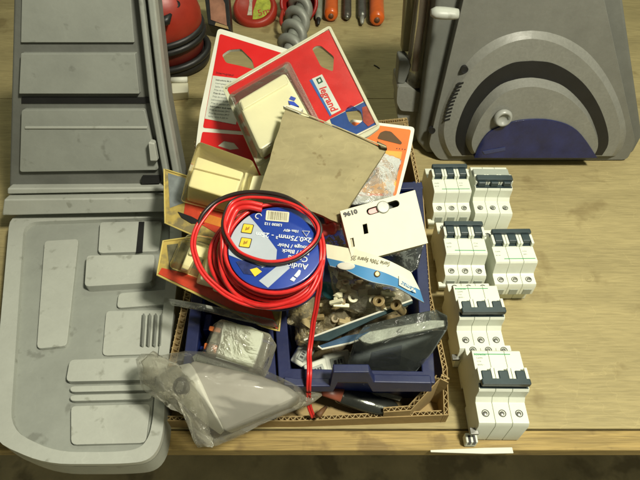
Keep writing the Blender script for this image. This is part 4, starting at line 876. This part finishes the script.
# dark wrapped pad
kf2 = Fr(352, 355, .62, (-.08,-.62,.78)); pd = thing('wrapped_pad', 'thick dark slab wrapped in clear film leaning in the right bin', 'slab', P(390,365,.1))
fp = [(357,337),(440,330),(447,330),(432,354),(413,376),(345,372)]
bm = B(); plate(bm, kf2, kf2.ls(fp), -.17, 0); obj('slab', bm, mat('dark_slab', (.12,.135,.14), .35, .4, 3, coat=.4), pd, bevel=.015)
tp = [(355,338),(365,325),(400,316),(436,309),(447,315),(448,325),(425,334),(385,344)]
bm = B(); kt = Fr(400, 327, 1.03, (.02,-.12,1)); plate(bm, kt, kt.ls([(358,338),(370,331),(430,320),(446,320),(446,326),(400,335),(366,345)]), -.04, .0); obj('pale_top_edge', bm, mat('slab_edge', (.30,.32,.27), .5, .35, 9, .3), pd, bevel=.01)
bm = B(); plate(bm, kf2, kf2.ls([(372,352),(402,345),(400,364),(368,368)]), .002, .012); obj('printed_label', bm, mat('dim_label', (.06,.07,.09), .4, .3, 6), pd)
bm = B(); hull(bm, [kf2.p(x, y, .03) for x, y in fp]+[kt.p(x, y, .06) for x, y in tp]); obj('wrap_film', bm, film('pad_film', (.95,.96,.94), .03, (.2,.22,.2), .9, 3.2, .6, .08), pd, bevel=.02)

# white terminals at the near left of the bin
for i, (x, y, z, s, rz, lb) in enumerate(((338,362,.42,.13,12,'white terminal block with dark marking, middle of the three in the right bin'), (318,370,.40,.12,20,'white terminal block left of the running cable in the bin front'), (303,355,.40,.11,60,'white terminal block lying on its side near the left wall of the bin'), (351,360,.40,.10,8,'white terminal block against the dark wrapped pad'))):
    q = P(x, y, z); g = Fr(0,0,0, (.1,-.5,1), o=q); ca, sa = math.cos(R(rz)), math.sin(R(rz)); u, v = g.u.copy(), g.v.copy(); g.u = u*ca+v*sa; g.v = v*ca-u*sa
    t = thing('terminal_block', lb, 'terminal block', (q.x, q.y, q.z-.14), 'white terminal blocks in the right bin')
    bm = B(); box(bm, g, -s, s, -s*.75, s*.75, -.14, 0); obj('body', bm, mat('term_white', (.58,.60,.50), .4, .06, 5), t, bevel=.02, seg=3)
    bm = B(); box(bm, g, -s*.55, s*.5, -s*.35, s*.35, .0, .012); obj('face_plate', bm, mcbg, t, bevel=.006)
    bm = B(); box(bm, g, -s*.3, -s*.12, -s*.12, s*.18, .012, .017); box(bm, g, 0, s*.1, -s*.12, s*.18, .012, .017); box(bm, g, s*.18, s*.3, -s*.12, s*.18, .012, .017); obj('marking', bm, ink, t)

# supports hidden in the heap: filled cartons that carry the upper packs
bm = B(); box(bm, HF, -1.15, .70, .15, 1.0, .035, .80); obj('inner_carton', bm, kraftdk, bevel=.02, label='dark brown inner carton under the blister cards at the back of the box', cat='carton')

# ------------------------------------------------------------------ light
w = bpy.data.worlds.new('World'); S.world = w; w.use_nodes = True
bgn = w.node_tree.nodes['Background']; bgn.inputs['Color'].default_value = (.84,.86,.66,1); bgn.inputs['Strength'].default_value = .15
def area(name, loc, target, sx, sy, e, col):
    l = bpy.data.lights.new(name, 'AREA'); l.shape = 'RECTANGLE'; l.size = sx; l.size_y = sy; l.energy = e; l.color = col
    o = bpy.data.objects.new(name, l); COL.objects.link(o); o.location = loc
    o.rotation_euler = (Vector(target)-Vector(loc)).to_track_quat('-Z', 'Y').to_euler()
area('ceiling_lamp', (4.2, -4.0, 11.2), (0,-.6,0), 1.4, 1.4, 1950, (1,.96,.79))
area('far_ceiling_lamp', (4.5, 7, 14), (0,0,0), 7, 1.2, 420, (.93,1,.74))
S.render.engine = 'CYCLES'; S.cycles.use_denoising = True; S.cycles.max_bounces = 10; S.cycles.transparent_max_bounces = 24; S.cycles.caustics_reflective = False; S.cycles.caustics_refractive = False
S.view_settings.view_transform = 'Standard'; S.view_settings.look = 'None'; S.view_settings.exposure = 0; S.view_settings.gamma = 1
